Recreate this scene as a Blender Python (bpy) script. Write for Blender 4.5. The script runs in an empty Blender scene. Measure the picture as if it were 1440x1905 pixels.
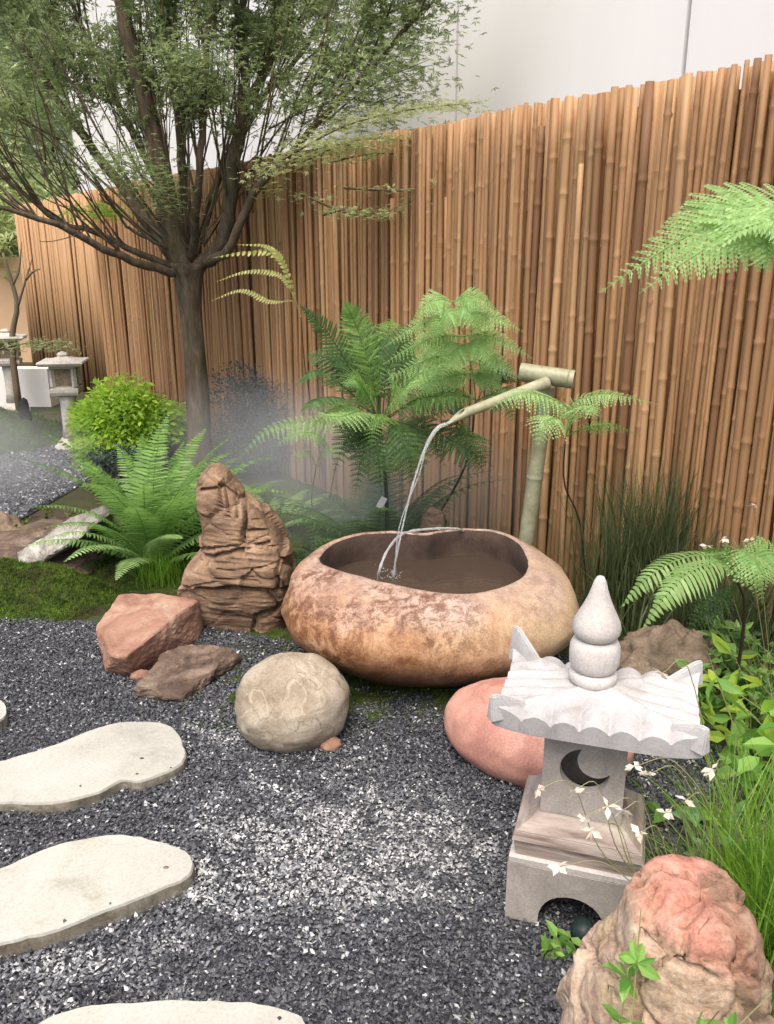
import bpy, bmesh, math, random
import numpy as np
from mathutils import Vector, Matrix, noise as mn

# ------------------------------------------------------------------ camera, sky, sun, exposure
SC = bpy.context.scene
COL = SC.collection
H, TH, F = 1.5, math.radians(17.04), 1550.0
cam_d = bpy.data.cameras.new('camera'); cam = bpy.data.objects.new('camera', cam_d); COL.objects.link(cam)
cam.location = (0, 0, H); cam.rotation_euler = (math.pi/2 - TH, 0, 0)
cam_d.sensor_fit = 'VERTICAL'; cam_d.sensor_height = 36; cam_d.lens = F/1905*36
cam_d.clip_start = .05; cam_d.clip_end = 400
SC.camera = cam

SUN_EL, SUN_AZ = math.radians(63), math.radians(196)      # azimuth measured clockwise from +Y: the sun stands behind left
world = bpy.data.worlds.new('World'); SC.world = world; world.use_nodes = True
nt = world.node_tree; bg = nt.nodes['Background']
sky = nt.nodes.new('ShaderNodeTexSky'); sky.sky_type = 'NISHITA'; sky.sun_disc = False
sky.sun_elevation = SUN_EL; sky.sun_rotation = SUN_AZ
sky.air_density = 1.0; sky.dust_density = 6.0; sky.ozone_density = .6
nt.links.new(sky.outputs[0], bg.inputs[0]); bg.inputs[1].default_value = .15
sd = bpy.data.lights.new('sun', 'SUN'); sd.energy = 1.15; sd.angle = math.radians(38); sd.color = (1, .95, .87)
sun = bpy.data.objects.new('sun', sd); COL.objects.link(sun)
sv = Vector((math.sin(SUN_AZ)*math.cos(SUN_EL), math.cos(SUN_AZ)*math.cos(SUN_EL), math.sin(SUN_EL)))
sun.rotation_euler = sv.to_track_quat('Z', 'Y').to_euler(); sun.location = (-3, -4, 8)
SC.view_settings.view_transform = 'Standard'; SC.view_settings.look = 'None'
SC.view_settings.exposure = .84; SC.view_settings.gamma = 1
SC.view_settings.use_curve_mapping = False
SC.render.engine = 'CYCLES'; SC.cycles.use_denoising = True
SC.cycles.max_bounces = 8; SC.cycles.transparent_max_bounces = 8

rng = np.random.default_rng(7); random.seed(7)

# ------------------------------------------------------------------ survey helpers (photo measurements -> metres)
cT, sT = math.cos(TH), math.sin(TH)
def ray(px, py):
    v = py - 952.5
    return np.array([px - 720.0, F*cT - v*sT, -(F*sT + v*cT)])
def G(px, py, z=0.0):                       # where the measured line meets the level z
    r = ray(px, py); return np.array([0, 0, H]) + r*((H - z)/-r[2])
def A(px, py, Y):                           # where it meets the upright plane at distance Y
    r = ray(px, py); return np.array([0, 0, H]) + r*(Y/r[1])
FP, FD = np.array([.83, 3.76]), np.array([-.5868, .8097])
FN = np.array([.8097, .5868])               # away from the garden
def onfence(px, py, off=0.0):
    r = ray(px, py); p0 = FP + FN*off
    t = (p0 @ FN)/(r[:2] @ FN); return np.array([0, 0, H]) + r*t
def fence_at(s, off=0.0, z=0.0):
    p = FP + FD*s + FN*off; return np.array([p[0], p[1], z])

# ------------------------------------------------------------------ object helpers
def tag(o, label=None, cat=None, group=None, kind=None):
    if label: o['label'] = label
    if cat: o['category'] = cat
    if group: o['group'] = group
    if kind: o['kind'] = kind
    return o
def empty(name, loc=(0, 0, 0), rz=0.0):
    o = bpy.data.objects.new(name, None); COL.objects.link(o)
    o.location = loc; o.rotation_euler = (0, 0, rz); o.empty_display_size = .1
    return o
def meshdata(name, V, Fc, mat=None, smooth=False, tint=None, mats=None, midx=None):
    me = bpy.data.meshes.new(name)
    V = np.asarray(V, dtype=np.float32).reshape(-1, 3)
    if isinstance(Fc, np.ndarray):
        nf, k = Fc.shape
        me.vertices.add(len(V)); me.vertices.foreach_set('co', V.ravel())
        me.loops.add(nf*k); me.loops.foreach_set('vertex_index', Fc.astype(np.int32).ravel())
        me.polygons.add(nf); me.polygons.foreach_set('loop_start', np.arange(0, nf*k, k, dtype=np.int32))
        me.update(calc_edges=True)
    else:
        me.from_pydata(V.tolist(), [], [list(map(int, f)) for f in Fc]); me.update()
    for m in (mats or ([mat] if mat else [])): me.materials.append(m)
    if midx is not None: me.polygons.foreach_set('material_index', np.asarray(midx, dtype=np.int32))
    me.polygons.foreach_set('use_smooth', np.full(len(me.polygons), bool(smooth)))
    if tint is not None:
        a = me.attributes.new('tint', 'FLOAT', 'POINT'); a.data.foreach_set('value', np.asarray(tint, dtype=np.float32).ravel())
    return me
def obj(name, me, parent=None, loc=None):
    o = bpy.data.objects.new(name, me); COL.objects.link(o)
    if parent: o.parent = parent
    if loc is not None: o.location = loc
    return o
def mk(name, V, Fc, mat=None, parent=None, smooth=False, tint=None, **k):
    V = np.asarray(V, dtype=float).reshape(-1, 3)
    if parent is not None: V = V - np.array(parent.location)[None, :] if parent.rotation_euler.z == 0 and not k.pop('local', False) else V
    k.pop('local', None)
    return obj(name, meshdata(name, V, Fc, mat, smooth, tint, **k), parent)
def frombm(name, bm, mat, parent=None, smooth=False):
    me = bpy.data.meshes.new(name); bm.to_mesh(me); bm.free(); me.materials.append(mat)
    me.polygons.foreach_set('use_smooth', np.full(len(me.polygons), smooth))
    return obj(name, me, parent)

# ------------------------------------------------------------------ geometry helpers
def nrm(v): return v/(np.linalg.norm(v, axis=-1, keepdims=True) + 1e-12)
def spline(P, n):
    P = np.asarray(P, dtype=float)
    if len(P) == 2: return P[0] + (P[1]-P[0])*np.linspace(0, 1, n)[:, None]
    Q = np.vstack([2*P[0]-P[1], P, 2*P[-1]-P[-2]]); m = len(P)-1
    out = []
    for t in np.linspace(0, m - 1e-9, n):
        i = int(t); u = t - i; p0, p1, p2, p3 = Q[i:i+4]
        out.append(.5*((2*p1)+(-p0+p2)*u+(2*p0-5*p1+4*p2-p3)*u*u+(-p0+3*p1-3*p2+p3)*u**3))
    return np.array(out)
def tube(P, R, sides=8, cap=True):
    P = np.asarray(P, dtype=float); n = len(P); R = np.broadcast_to(np.asarray(R, dtype=float), (n,))
    T = nrm(np.gradient(P, axis=0)); ref = np.array([0, 0, 1.]) if abs(T[0][2]) < .9 else np.array([1., 0, 0])
    X = nrm(np.cross(T[0], ref)); V = []
    for i in range(n):
        X = nrm(X - T[i]*np.dot(X, T[i])); Y = np.cross(T[i], X)
        a = np.arange(sides)*2*math.pi/sides
        V.append(P[i] + R[i]*(np.cos(a)[:, None]*X + np.sin(a)[:, None]*Y))
    V = np.vstack(V); Q = []
    i, j = np.meshgrid(np.arange(n-1), np.arange(sides), indexing='ij'); j2 = (j+1) % sides
    Q = np.stack([i*sides+j, i*sides+j2, (i+1)*sides+j2, (i+1)*sides+j], -1).reshape(-1, 4)
    Tr = np.concatenate([Q[:, [0, 1, 2]], Q[:, [0, 2, 3]]])
    if cap:
        V = np.vstack([V, P[0], P[-1]]); a, b = n*sides, n*sides+1; jj = np.arange(sides); j2 = (jj+1) % sides
        Tr = np.concatenate([Tr, np.stack([np.full(sides, a), j2, jj], -1), np.stack([np.full(sides, b), (n-1)*sides+jj, (n-1)*sides+j2], -1)])
    return V, Tr
class Acc:                                   # gathers triangles of ONE object
    def __init__(s): s.V, s.F, s.T, s.n = [], [], [], 0
    def add(s, V, Fc, tint=.5):
        V = np.asarray(V).reshape(-1, 3)
        s.V.append(V); s.F.append(np.asarray(Fc)+s.n); s.n += len(V)
        s.T.append(np.broadcast_to(np.asarray(tint, dtype=float), (len(V),)))
    def build(s, name, mat, parent=None, smooth=False):
        return mk(name, np.vstack(s.V), np.vstack(s.F), mat, parent, smooth, np.concatenate(s.T))
def box(cx, cy, cz, sx, sy, sz):
    V = np.array([[x, y, z] for z in (-.5, .5) for y in (-.5, .5) for x in (-.5, .5)])*[sx, sy, sz] + [cx, cy, cz]
    Q = [[0, 2, 3, 1], [4, 5, 7, 6], [0, 1, 5, 4], [2, 6, 7, 3], [0, 4, 6, 2], [1, 3, 7, 5]]
    return V, Q
def bevel_bm(bm, w, seg=2):
    bmesh.ops.bevel(bm, geom=[e for e in bm.edges if e.is_manifold and e.calc_face_angle(0) > .5], offset=w, segments=seg, affect='EDGES', profile=.6)
def fbm(p, sc=1.0, o=4): return mn.fractal(Vector(p)*sc, 1.0, 2.0, o)

# ------------------------------------------------------------------ materials
def mat(name, build, rough=.8, spec=.3):
    m = bpy.data.materials.new(name); m.use_nodes = True; t = m.node_tree; b = t.nodes['Principled BSDF']
    b.inputs['Roughness'].default_value = rough; b.inputs['Specular IOR Level'].default_value = spec
    if callable(build): build(t, b)
    else: b.inputs['Base Color'].default_value = (*build, 1)
    return m
def N(t, k, **kw):
    n = t.nodes.new(k)
    for a, v in kw.items():
        if a in n.inputs: n.inputs[a].default_value = v
        else: setattr(n, a, v)
    return n
def coords(t, scale=(1, 1, 1), kind='Object'):
    tc = N(t, 'ShaderNodeTexCoord'); mp = N(t, 'ShaderNodeMapping'); mp.inputs['Scale'].default_value = scale
    t.links.new(tc.outputs[kind], mp.inputs[0]); return mp.outputs[0]
def noise(t, vec, scale, detail=6, rough=.6, dist=0):
    n = N(t, 'ShaderNodeTexNoise'); n.inputs['Scale'].default_value = scale; n.inputs['Detail'].default_value = detail
    n.inputs['Roughness'].default_value = rough; n.inputs['Distortion'].default_value = dist
    t.links.new(vec, n.inputs['Vector']); return n.outputs['Fac']
def ramp(t, fac, stops):
    r = N(t, 'ShaderNodeValToRGB'); e = r.color_ramp.elements
    while len(e) < len(stops): e.new(.5)
    for el, (p, c) in zip(e, stops): el.position = p; el.color = (*c, 1) if len(c) == 3 else c
    t.links.new(fac, r.inputs[0]); return r.outputs[0]
def mix(t, fac, a, b, mode='MIX'):
    m = N(t, 'ShaderNodeMix'); m.data_type = 'RGBA'; m.blend_type = mode
    for s, v in ((0, fac), (6, a), (7, b)):
        if hasattr(v, 'is_linked'): t.links.new(v, m.inputs[s])
        elif s == 0: m.inputs[0].default_value = v
        else: m.inputs[s].default_value = (*v, 1)
    return m.outputs[2]
def bump(t, b, h, strength=.4, dist=.01):
    n = N(t, 'ShaderNodeBump'); n.inputs['Strength'].default_value = strength; n.inputs['Distance'].default_value = dist
    t.links.new(h, n.inputs['Height']); t.links.new(n.outputs[0], b.inputs['Normal'])
def g3(v): return (v, v, v)

def leaf_mat(name, dark, light, trans=.35, rough=.45, spec=.35, lit=None):
    m = bpy.data.materials.new(name); m.use_nodes = True; t = m.node_tree; b = t.nodes['Principled BSDF']
    at = N(t, 'ShaderNodeAttribute'); at.attribute_name = 'tint'
    c = ramp(t, at.outputs['Fac'], [(0, dark), (.55, tuple((a+l)/2 for a, l in zip(dark, light))), (1, light)])
    t.links.new(c, b.inputs['Base Color']); b.inputs['Roughness'].default_value = rough; b.inputs['Specular IOR Level'].default_value = spec
    tr = N(t, 'ShaderNodeBsdfTranslucent'); c2 = mix(t, .5, c, tuple(min(1, x*1.6) for x in light))
    t.links.new(c2, tr.inputs[0]); ms = N(t, 'ShaderNodeMixShader'); ms.inputs[0].default_value = trans
    t.links.new(b.outputs[0], ms.inputs[1]); t.links.new(tr.outputs[0], ms.inputs[2])
    t.links.new(ms.outputs[0], t.nodes['Material Output'].inputs[0]); return m
def stone(name, stops, scale=6, grain=120, bstr=.5, bdist=.01, rough=.85, big=2.0, speck=.35, stretch=(1, 1, 1), vein=0):
    def f(t, b):
        v = coords(t, stretch); n1 = noise(t, v, scale, 8, .65, .6); n0 = noise(t, v, big, 3, .5)
        n2 = noise(t, coords(t), grain, 3, .7)
        c = ramp(t, n1, stops); c = mix(t, .6, c, ramp(t, n0, [(.3, g3(.72)), (.7, g3(1.12))]), 'MULTIPLY')
        c = mix(t, speck, c, ramp(t, n2, [(.35, g3(.45)), (.5, g3(1)), (.68, g3(1.45))]), 'MULTIPLY')
        if vein:
            nv = noise(t, coords(t, (1, 1.3, 1.6)), vein, 3, .45, .8); c = mix(t, ramp(t, nv, [(.478, g3(0)), (.499, g3(.30)), (.501, g3(.30)), (.522, g3(0))]), c, (.60, .56, .46))
            nv2 = noise(t, coords(t, (1.6, 1, 1)), vein*1.7, 3, .5, .5); c = mix(t, ramp(t, nv2, [(.487, g3(0)), (.499, g3(.6)), (.501, g3(.6)), (.513, g3(0))]), c, (.16, .12, .085))
        t.links.new(c, b.inputs['Base Color'])
        ad = N(t, 'ShaderNodeMath', operation='MULTIPLY_ADD'); t.links.new(n2, ad.inputs[0]); ad.inputs[1].default_value = .25; t.links.new(n1, ad.inputs[2])
        bump(t, b, ad.outputs[0], bstr, bdist)
    return mat(name, f, rough, .3)

M = {}
# gravel chips take their colour from a per-chip tint
def _chip(t, b):
    at = N(t, 'ShaderNodeAttribute'); at.attribute_name = 'tint'
    c = ramp(t, at.outputs['Fac'], [(0, (.012, .013, .018)), (.35, (.048, .052, .062)), (.62, (.125, .13, .142)), (.82, (.30, .305, .315)), (1, (.55, .55, .54))])
    n = noise(t, coords(t), 300, 2); c = mix(t, .5, c, ramp(t, n, [(.3, g3(.7)), (.7, g3(1.3))]), 'MULTIPLY')
    t.links.new(c, b.inputs['Base Color'])
M['chip'] = mat('gravel_chips', _chip, .5, .5)
def _bed(t, b):
    v = coords(t); n = noise(t, v, 90, 4, .7); n2 = noise(t, v, 1.2, 3)
    c = ramp(t, n, [(.3, (.015, .016, .02)), (.5, (.06, .062, .07)), (.7, (.22, .22, .225))])
    c = mix(t, .6, c, ramp(t, n2, [(.35, g3(.8)), (.65, g3(1.3))]), 'MULTIPLY'); t.links.new(c, b.inputs['Base Color'])
    bump(t, b, n, .8, .01)
M['bed'] = mat('gravel_bed', _bed, .8)
def _soil(t, b):
    v = coords(t); n = noise(t, v, 14, 8, .7); n2 = noise(t, v, 2.2, 4)
    c = ramp(t, n, [(.3, (.022, .016, .010)), (.6, (.07, .052, .034))])
    c = mix(t, ramp(t, n2, [(.42, g3(0)), (.58, g3(1))]), c, (.045, .062, .018)); t.links.new(c, b.inputs['Base Color']); bump(t, b, n, .7, .03)
M['soil'] = mat('soil', _soil, .95)
def _moss(t, b):
    v = coords(t); n = noise(t, v, 26, 8, .75); n2 = noise(t, v, 4, 5)
    c = ramp(t, n, [(.3, (.012, .024, .006)), (.5, (.045, .078, .014)), (.68, (.12, .17, .03))])
    c = mix(t, ramp(t, n2, [(.45, g3(0)), (.62, g3(.85))]), c, (.045, .040, .02)); t.links.new(c, b.inputs['Base Color']); bump(t, b, n, 1, .02)
M['moss'] = mat('moss', _moss, .95, .1)
M['moss_leaf'] = leaf_mat('moss_leaf', (.018, .036, .007), (.13, .20, .03), .25, .8, .1)
def _cane(t, b):
    oi = N(t, 'ShaderNodeObjectInfo')
    c = ramp(t, oi.outputs['Random'], [(0, (.19, .10, .05)), (.16, (.29, .165, .082)), (.45, (.385, .222, .108)), (.7, (.32, .185, .092)), (.88, (.47, .295, .155)), (1, (.27, .175, .085))])
    v = coords(t, (60, 60, 1.6)); n = noise(t, v, 1.0, 6, .7); c = mix(t, .65, c, ramp(t, n, [(.3, g3(.62)), (.7, g3(1.25))]), 'MULTIPLY')
    ge = N(t, 'ShaderNodeNewGeometry'); mp = N(t, 'ShaderNodeMapping'); mp.inputs['Scale'].default_value = (4, 4, 1.3); t.links.new(ge.outputs['Position'], mp.inputs[0])
    n2 = noise(t, mp.outputs[0], 1.0, 5, .6); c = mix(t, .55, c, ramp(t, n2, [(.35, (.84, .80, .76)), (.65, (1.12, 1.1, 1.08))]), 'MULTIPLY')
    sx = N(t, 'ShaderNodeSeparateXYZ'); t.links.new(ge.outputs['Position'], sx.inputs[0])
    ad = N(t, 'ShaderNodeMath', operation='MULTIPLY_ADD'); t.links.new(n2, ad.inputs[0]); ad.inputs[1].default_value = .9; t.links.new(sx.outputs['Z'], ad.inputs[2])
    f = ramp(t, ad.outputs[0], [(.35, g3(.5)), (.85, g3(0))]); c = mix(t, f, c, (.12, .095, .045))       # algae on the foot of the canes
    t.links.new(c, b.inputs['Base Color']); bump(t, b, n, .25, .002)
M['cane'] = mat('dry_bamboo', _cane, .6, .3)
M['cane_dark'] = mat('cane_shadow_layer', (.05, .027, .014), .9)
def _panel(t, b):
    v = coords(t, (1, 1, .15)); n = noise(t, v, 3, 5, .6); c = ramp(t, n, [(.3, (.77, .765, .755)), (.7, (.80, .795, .785))])
    w = N(t, 'ShaderNodeTexWave'); w.bands_direction = 'X'; w.inputs['Scale'].default_value = 5.5; t.links.new(coords(t), w.inputs[0])
    t.links.new(c, b.inputs['Base Color']); bump(t, b, w.outputs['Fac'], .10, .004)
M['panel'] = mat('white_wall_panel', _panel, .6, .3)
M['seam'] = mat('panel_seam', (.16, .16, .155), .8)
def _basin(t, b):
    v = coords(t); n1 = noise(t, v, 7, 10, .78, .5); n2 = noise(t, v, 1.7, 3, .5); n3 = noise(t, v, 170, 3, .75); n4 = noise(t, v, 24, 8, .85, .35); n5 = noise(t, v, 4.2, 4, .6, .4)
    sp = N(t, 'ShaderNodeSeparateXYZ'); t.links.new(v, sp.inputs[0])
    def axis(nz, k, out):
        a = N(t, 'ShaderNodeMath', operation='MULTIPLY_ADD'); t.links.new(nz, a.inputs[0]); a.inputs[1].default_value = k; t.links.new(sp.outputs[out], a.inputs[2]); return a.outputs[0]
    ora = ramp(t, n1, [(.36, (.16, .068, .03)), (.46, (.34, .175, .085)), (.56, (.46, .275, .155)), (.68, (.54, .38, .25))])
    sand = ramp(t, n1, [(.34, (.36, .235, .145)), (.5, (.50, .36, .23)), (.66, (.60, .46, .29))])
    grey = ramp(t, n4, [(.32, (.26, .175, .15)), (.5, (.38, .275, .235)), (.68, (.46, .365, .31))])
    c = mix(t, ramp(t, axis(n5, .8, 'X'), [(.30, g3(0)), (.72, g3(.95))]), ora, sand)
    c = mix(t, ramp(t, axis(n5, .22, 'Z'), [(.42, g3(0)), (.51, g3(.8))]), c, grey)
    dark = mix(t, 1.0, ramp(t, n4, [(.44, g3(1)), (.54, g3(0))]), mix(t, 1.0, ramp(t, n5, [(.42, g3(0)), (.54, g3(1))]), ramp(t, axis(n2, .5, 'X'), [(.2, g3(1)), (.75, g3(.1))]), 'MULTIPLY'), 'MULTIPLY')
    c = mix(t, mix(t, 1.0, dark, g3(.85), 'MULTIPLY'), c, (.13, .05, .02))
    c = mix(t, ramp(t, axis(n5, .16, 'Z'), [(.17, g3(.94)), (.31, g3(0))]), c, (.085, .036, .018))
    c = mix(t, .45, c, ramp(t, n4, [(.35, g3(.78)), (.65, g3(1.15))]), 'MULTIPLY')
    c = mix(t, .45, c, ramp(t, n3, [(.35, g3(.5)), (.5, g3(1)), (.66, g3(1.4))]), 'MULTIPLY')
    t.links.new(c, b.inputs['Base Color']); bump(t, b, n4, .35, .006)
M['basin'] = mat('basin_granite', _basin, .55, .35)
M['basin_in'] = stone('basin_inside', [(.3, (.05, .032, .025)), (.7, (.12, .082, .062))], 8, 140, .2)
M['boulder'] = stone('beige_boulder', [(.35, (.24, .19, .135)), (.5, (.35, .295, .22)), (.65, (.45, .40, .32))], 5, 150, .45, .006, stretch=(1, 1, 2.2), speck=.30, vein=4.6)
M['pink'] = stone('pink_boulder', [(.35, (.40, .19, .15)), (.55, (.55, .29, .225)), (.7, (.60, .36, .29))], 7, 170, .3, .004, .7, speck=.32)
M['strata'] = stone('layered_sandstone', [(.30, (.09, .055, .034)), (.44, (.19, .122, .078)), (.56, (.28, .18, .115)), (.72, (.38, .285, .20))], 9, 130, .6, .008, stretch=(1, 1, 1.5), speck=.3, big=5)
M['redstone'] = stone('red_sandstone', [(.32, (.17, .085, .058)), (.5, (.32, .18, .125)), (.68, (.44, .32, .24))], 5, 160, .5, .008, speck=.25)
M['shale'] = stone('dark_shale', [(.32, (.055, .037, .028)), (.5, (.13, .09, .066)), (.68, (.27, .205, .16))], 9, 120, .9, .012, stretch=(1, 1, 3), speck=.4)
M['greyslab'] = stone('pale_grey_slab', [(.32, (.10, .09, .075)), (.5, (.30, .285, .25)), (.68, (.55, .53, .48))], 9, 120, .8, .012, speck=.4)
M['brownrock'] = stone('brown_rock', [(.32, (.10, .072, .048)), (.5, (.20, .15, .105)), (.68, (.29, .22, .16))], 10, 90, .9, .015, speck=.45)
def _near(t, b):
    v = coords(t); n1 = noise(t, v, 16, 9, .75, .3); n2 = noise(t, v, 6, 4, .6, .4); n3 = noise(t, v, 5, 3, .5, .5); gn = noise(t, v, 150, 3, .7)
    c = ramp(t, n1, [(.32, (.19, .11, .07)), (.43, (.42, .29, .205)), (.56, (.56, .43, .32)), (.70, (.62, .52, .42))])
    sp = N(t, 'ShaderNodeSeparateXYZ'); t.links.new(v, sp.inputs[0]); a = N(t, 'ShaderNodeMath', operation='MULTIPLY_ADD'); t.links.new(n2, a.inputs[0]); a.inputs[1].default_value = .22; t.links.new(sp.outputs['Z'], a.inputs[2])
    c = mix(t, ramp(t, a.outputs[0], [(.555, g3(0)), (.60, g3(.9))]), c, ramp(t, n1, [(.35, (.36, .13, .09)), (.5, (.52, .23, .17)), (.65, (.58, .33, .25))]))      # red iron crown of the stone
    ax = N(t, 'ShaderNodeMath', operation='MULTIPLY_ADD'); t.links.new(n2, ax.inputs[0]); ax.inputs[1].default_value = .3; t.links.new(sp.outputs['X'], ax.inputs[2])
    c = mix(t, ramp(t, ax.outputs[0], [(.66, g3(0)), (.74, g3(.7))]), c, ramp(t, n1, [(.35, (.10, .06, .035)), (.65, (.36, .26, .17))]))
    c = mix(t, ramp(t, n3, [(.56, g3(0)), (.66, g3(.3))]), c, (.50, .40, .18))
    c = mix(t, .35, c, ramp(t, gn, [(.35, g3(.5)), (.5, g3(1)), (.68, g3(1.45))]), 'MULTIPLY')
    t.links.new(c, b.inputs['Base Color']); bump(t, b, n1, .9, .012)
M['nearrock'] = mat('near_pink_rock', _near, .85, .25)
M['slab'] = stone('cream_stepping_stone', [(.30, (.34, .33, .275)), (.42, (.415, .405, .355)), (.7, (.47, .46, .415))], 6, 130, .35, .005, .8, speck=.2)
M['slab_edge'] = stone('stone_weathered_edge', [(.3, (.10, .085, .06)), (.5, (.20, .18, .135)), (.7, (.32, .30, .24))], 14, 120, .6, .006)
M['lant_shaded'] = stone('lantern_stone_shaded', [(.28, (.22, .195, .17)), (.45, (.32, .29, .262)), (.7, (.41, .375, .345))], 9, 190, .4, .003, .85, speck=.28)  # eave shade on the firebox put into a darker stone colour; foot shares it
M['lant'] = stone('lantern_stone', [(.3, (.45, .415, .39)), (.5, (.56, .525, .495)), (.7, (.62, .585, .555))], 9, 190, .4, .003, .8, speck=.28)
M['lant_roof'] = stone('lantern_roof_stone', [(.28, (.29, .275, .26)), (.42, (.42, .405, .40)), (.7, (.51, .50, .495))], 9, 190, .35, .003, .8, speck=.22)
def _plinth(t, b):
    v = coords(t, (1, 1, 9)); n = noise(t, v, 6, 6, .6, .4); c = ramp(t, n, [(.32, (.17, .13, .11)), (.5, (.34, .28, .245)), (.66, (.46, .41, .37))])
    t.links.new(c, b.inputs['Base Color']); bump(t, b, n, .5, .005)
M['lant_band'] = mat('lantern_weathered_band', _plinth, .85)
M['farlant'] = stone('far_lantern_stone', [(.3, (.42, .39, .34)), (.7, (.60, .565, .51))], 6, 60, .3)
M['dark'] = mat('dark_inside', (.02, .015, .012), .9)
M['black'] = mat('charred_wood', (.012, .011, .01), .8)
def _bark(t, b):
    v = coords(t, (1, 1, .22)); n = noise(t, v, 26, 8, .7, .5); n2 = noise(t, coords(t), 3, 3)
    c = ramp(t, n, [(.3, (.04, .029, .019)), (.5, (.11, .082, .056)), (.7, (.20, .16, .115))])
    c = mix(t, ramp(t, n2, [(.45, g3(0)), (.65, g3(.5))]), c, (.05, .058, .028)); t.links.new(c, b.inputs['Base Color']); bump(t, b, n, .7, .01)
M['bark'] = mat('maple_bark', _bark, .9, .2)
M['palebark'] = mat('pale_bark', (.14, .11, .075), .9)
def _bamb(t, b):
    v = coords(t, (30, 30, 3)); n = noise(t, coords(t), 9, 6, .7); c = ramp(t, n, [(.3, (.16, .165, .09)), (.5, (.30, .30, .19)), (.68, (.44, .42, .31))])
    t.links.new(c, b.inputs['Base Color'])
M['greenbamboo'] = mat('weathered_green_bamboo', _bamb, .45, .4)
M['cutend'] = mat('bamboo_cut_end', (.40, .17, .085), .8)
M['bamboo_node'] = mat('bamboo_node', (.30, .24, .15), .6)
M['hose'] = mat('clear_hose', (.36, .35, .29), .3, .5)
def _water(t, b):
    b.inputs['Base Color'].default_value = (.9, .93, .93, 1); b.inputs['Transmission Weight'].default_value = .75; b.inputs['IOR'].default_value = 1.33
M['stream'] = mat('falling_water', _water, .12, .6)
def _pool(t, b):
    b.inputs['Base Color'].default_value = (.06, .042, .032, 1)
    n = noise(t, coords(t), 22, 3, .5, 1.2); bump(t, b, n, .25, .01)
M['pool'] = mat('basin_water', _pool, .06, .6)
M['cream_wall'] = mat('sunlit_cream_wall', (.62, .42, .26), .9)
M['white_wall'] = mat('white_rendered_wall', (.78, .76, .72), .8)
M['petal'] = leaf_mat('white_petal', (.75, .60, .46), (.86, .82, .74), .3)
M['stalk'] = leaf_mat('pale_stalk', (.16, .17, .06), (.42, .38, .20), .2)
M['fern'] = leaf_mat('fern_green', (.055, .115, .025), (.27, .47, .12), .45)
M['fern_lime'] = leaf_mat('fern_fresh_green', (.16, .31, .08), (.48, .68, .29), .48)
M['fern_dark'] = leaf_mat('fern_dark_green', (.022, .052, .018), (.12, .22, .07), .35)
M['fern_yellow'] = leaf_mat('fern_yellow_green', (.24, .30, .06), (.62, .62, .28), .4)
M['fern_stem'] = mat('fern_stem', (.03, .022, .012), .6)
M['maple'] = leaf_mat('maple_leaf', (.06, .085, .03), (.34, .42, .19), .5)
M['maple_pale'] = leaf_mat('maple_pale_leaf', (.14, .19, .06), (.52, .55, .28), .45)
M['lime'] = leaf_mat('lime_leaf', (.20, .40, .04), (.58, .80, .13), .5)
M['bluegreen'] = leaf_mat('blue_green_leaf', (.02, .035, .034), (.075, .11, .095), .2)
M['rush'] = leaf_mat('rush_blade', (.03, .048, .018), (.14, .18, .075), .35)
M['grass'] = leaf_mat('bright_grass', (.05, .13, .012), (.27, .46, .06), .45)
M['leafy'] = leaf_mat('young_leaf', (.07, .20, .03), (.34, .58, .14), .45)
M['mintleaf'] = leaf_mat('mint_leaf', (.12, .28, .10), (.38, .62, .30), .4)
M['far_green'] = leaf_mat('far_tree_leaf', (.14, .19, .08), (.55, .62, .30), .5)
M['tag'] = mat('plant_tag', (.55, .56, .55), .5)

# ------------------------------------------------------------------ ground
V, Q = np.array([[-120, -60, -.02], [120, -60, -.02], [120, 200, -.02], [-120, 200, -.02]]), [[0, 1, 2, 3]]
tag(mk('ground', V, Q, M['soil']), kind='structure')
GP = [(-3.6, -1.5), (1.9, -1.5), (1.6, 1.2), (1.25, 2.5), (.9, 2.95), (-.2, 3.0), (-.75, 3.25), (-1.3, 3.3), (-1.7, 3.32), (-2.6, 3.2), (-4.2, 3.2)]
tag(mk('gravel_bed', [[x, y, -.008] for x, y in GP], [list(range(len(GP)))], M['bed']), kind='structure')
FG = [(-9, 3.9), (-2.75, 3.95), (-2.2, 4.8), (-2.1, 5.8), (-2.5, 6.7), (-3.3, 7.0), (-9, 7.2)]
tag(mk('gravel_path', [[x, y, -.012] for x, y in FG], [list(range(len(FG)))], M['bed']), kind='structure')
BL = [G(600, 1545), G(690, 1590), G(470, 1640), G(150, 1820), G(390, 1370), G(780, 1560)]
BS = [.24, .18, .18, .13, .11, .12]
def in_poly(x, y, P):
    c = np.zeros(len(x), bool); n = len(P)
    for i in range(n):
        (x1, y1), (x2, y2) = P[i], P[(i+1) % n]
        k = ((y1 > y) != (y2 > y)) & (x < (x2-x1)*(y-y1)/((y2-y1) or 1e-9)+x1); c ^= k
    return c
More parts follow.
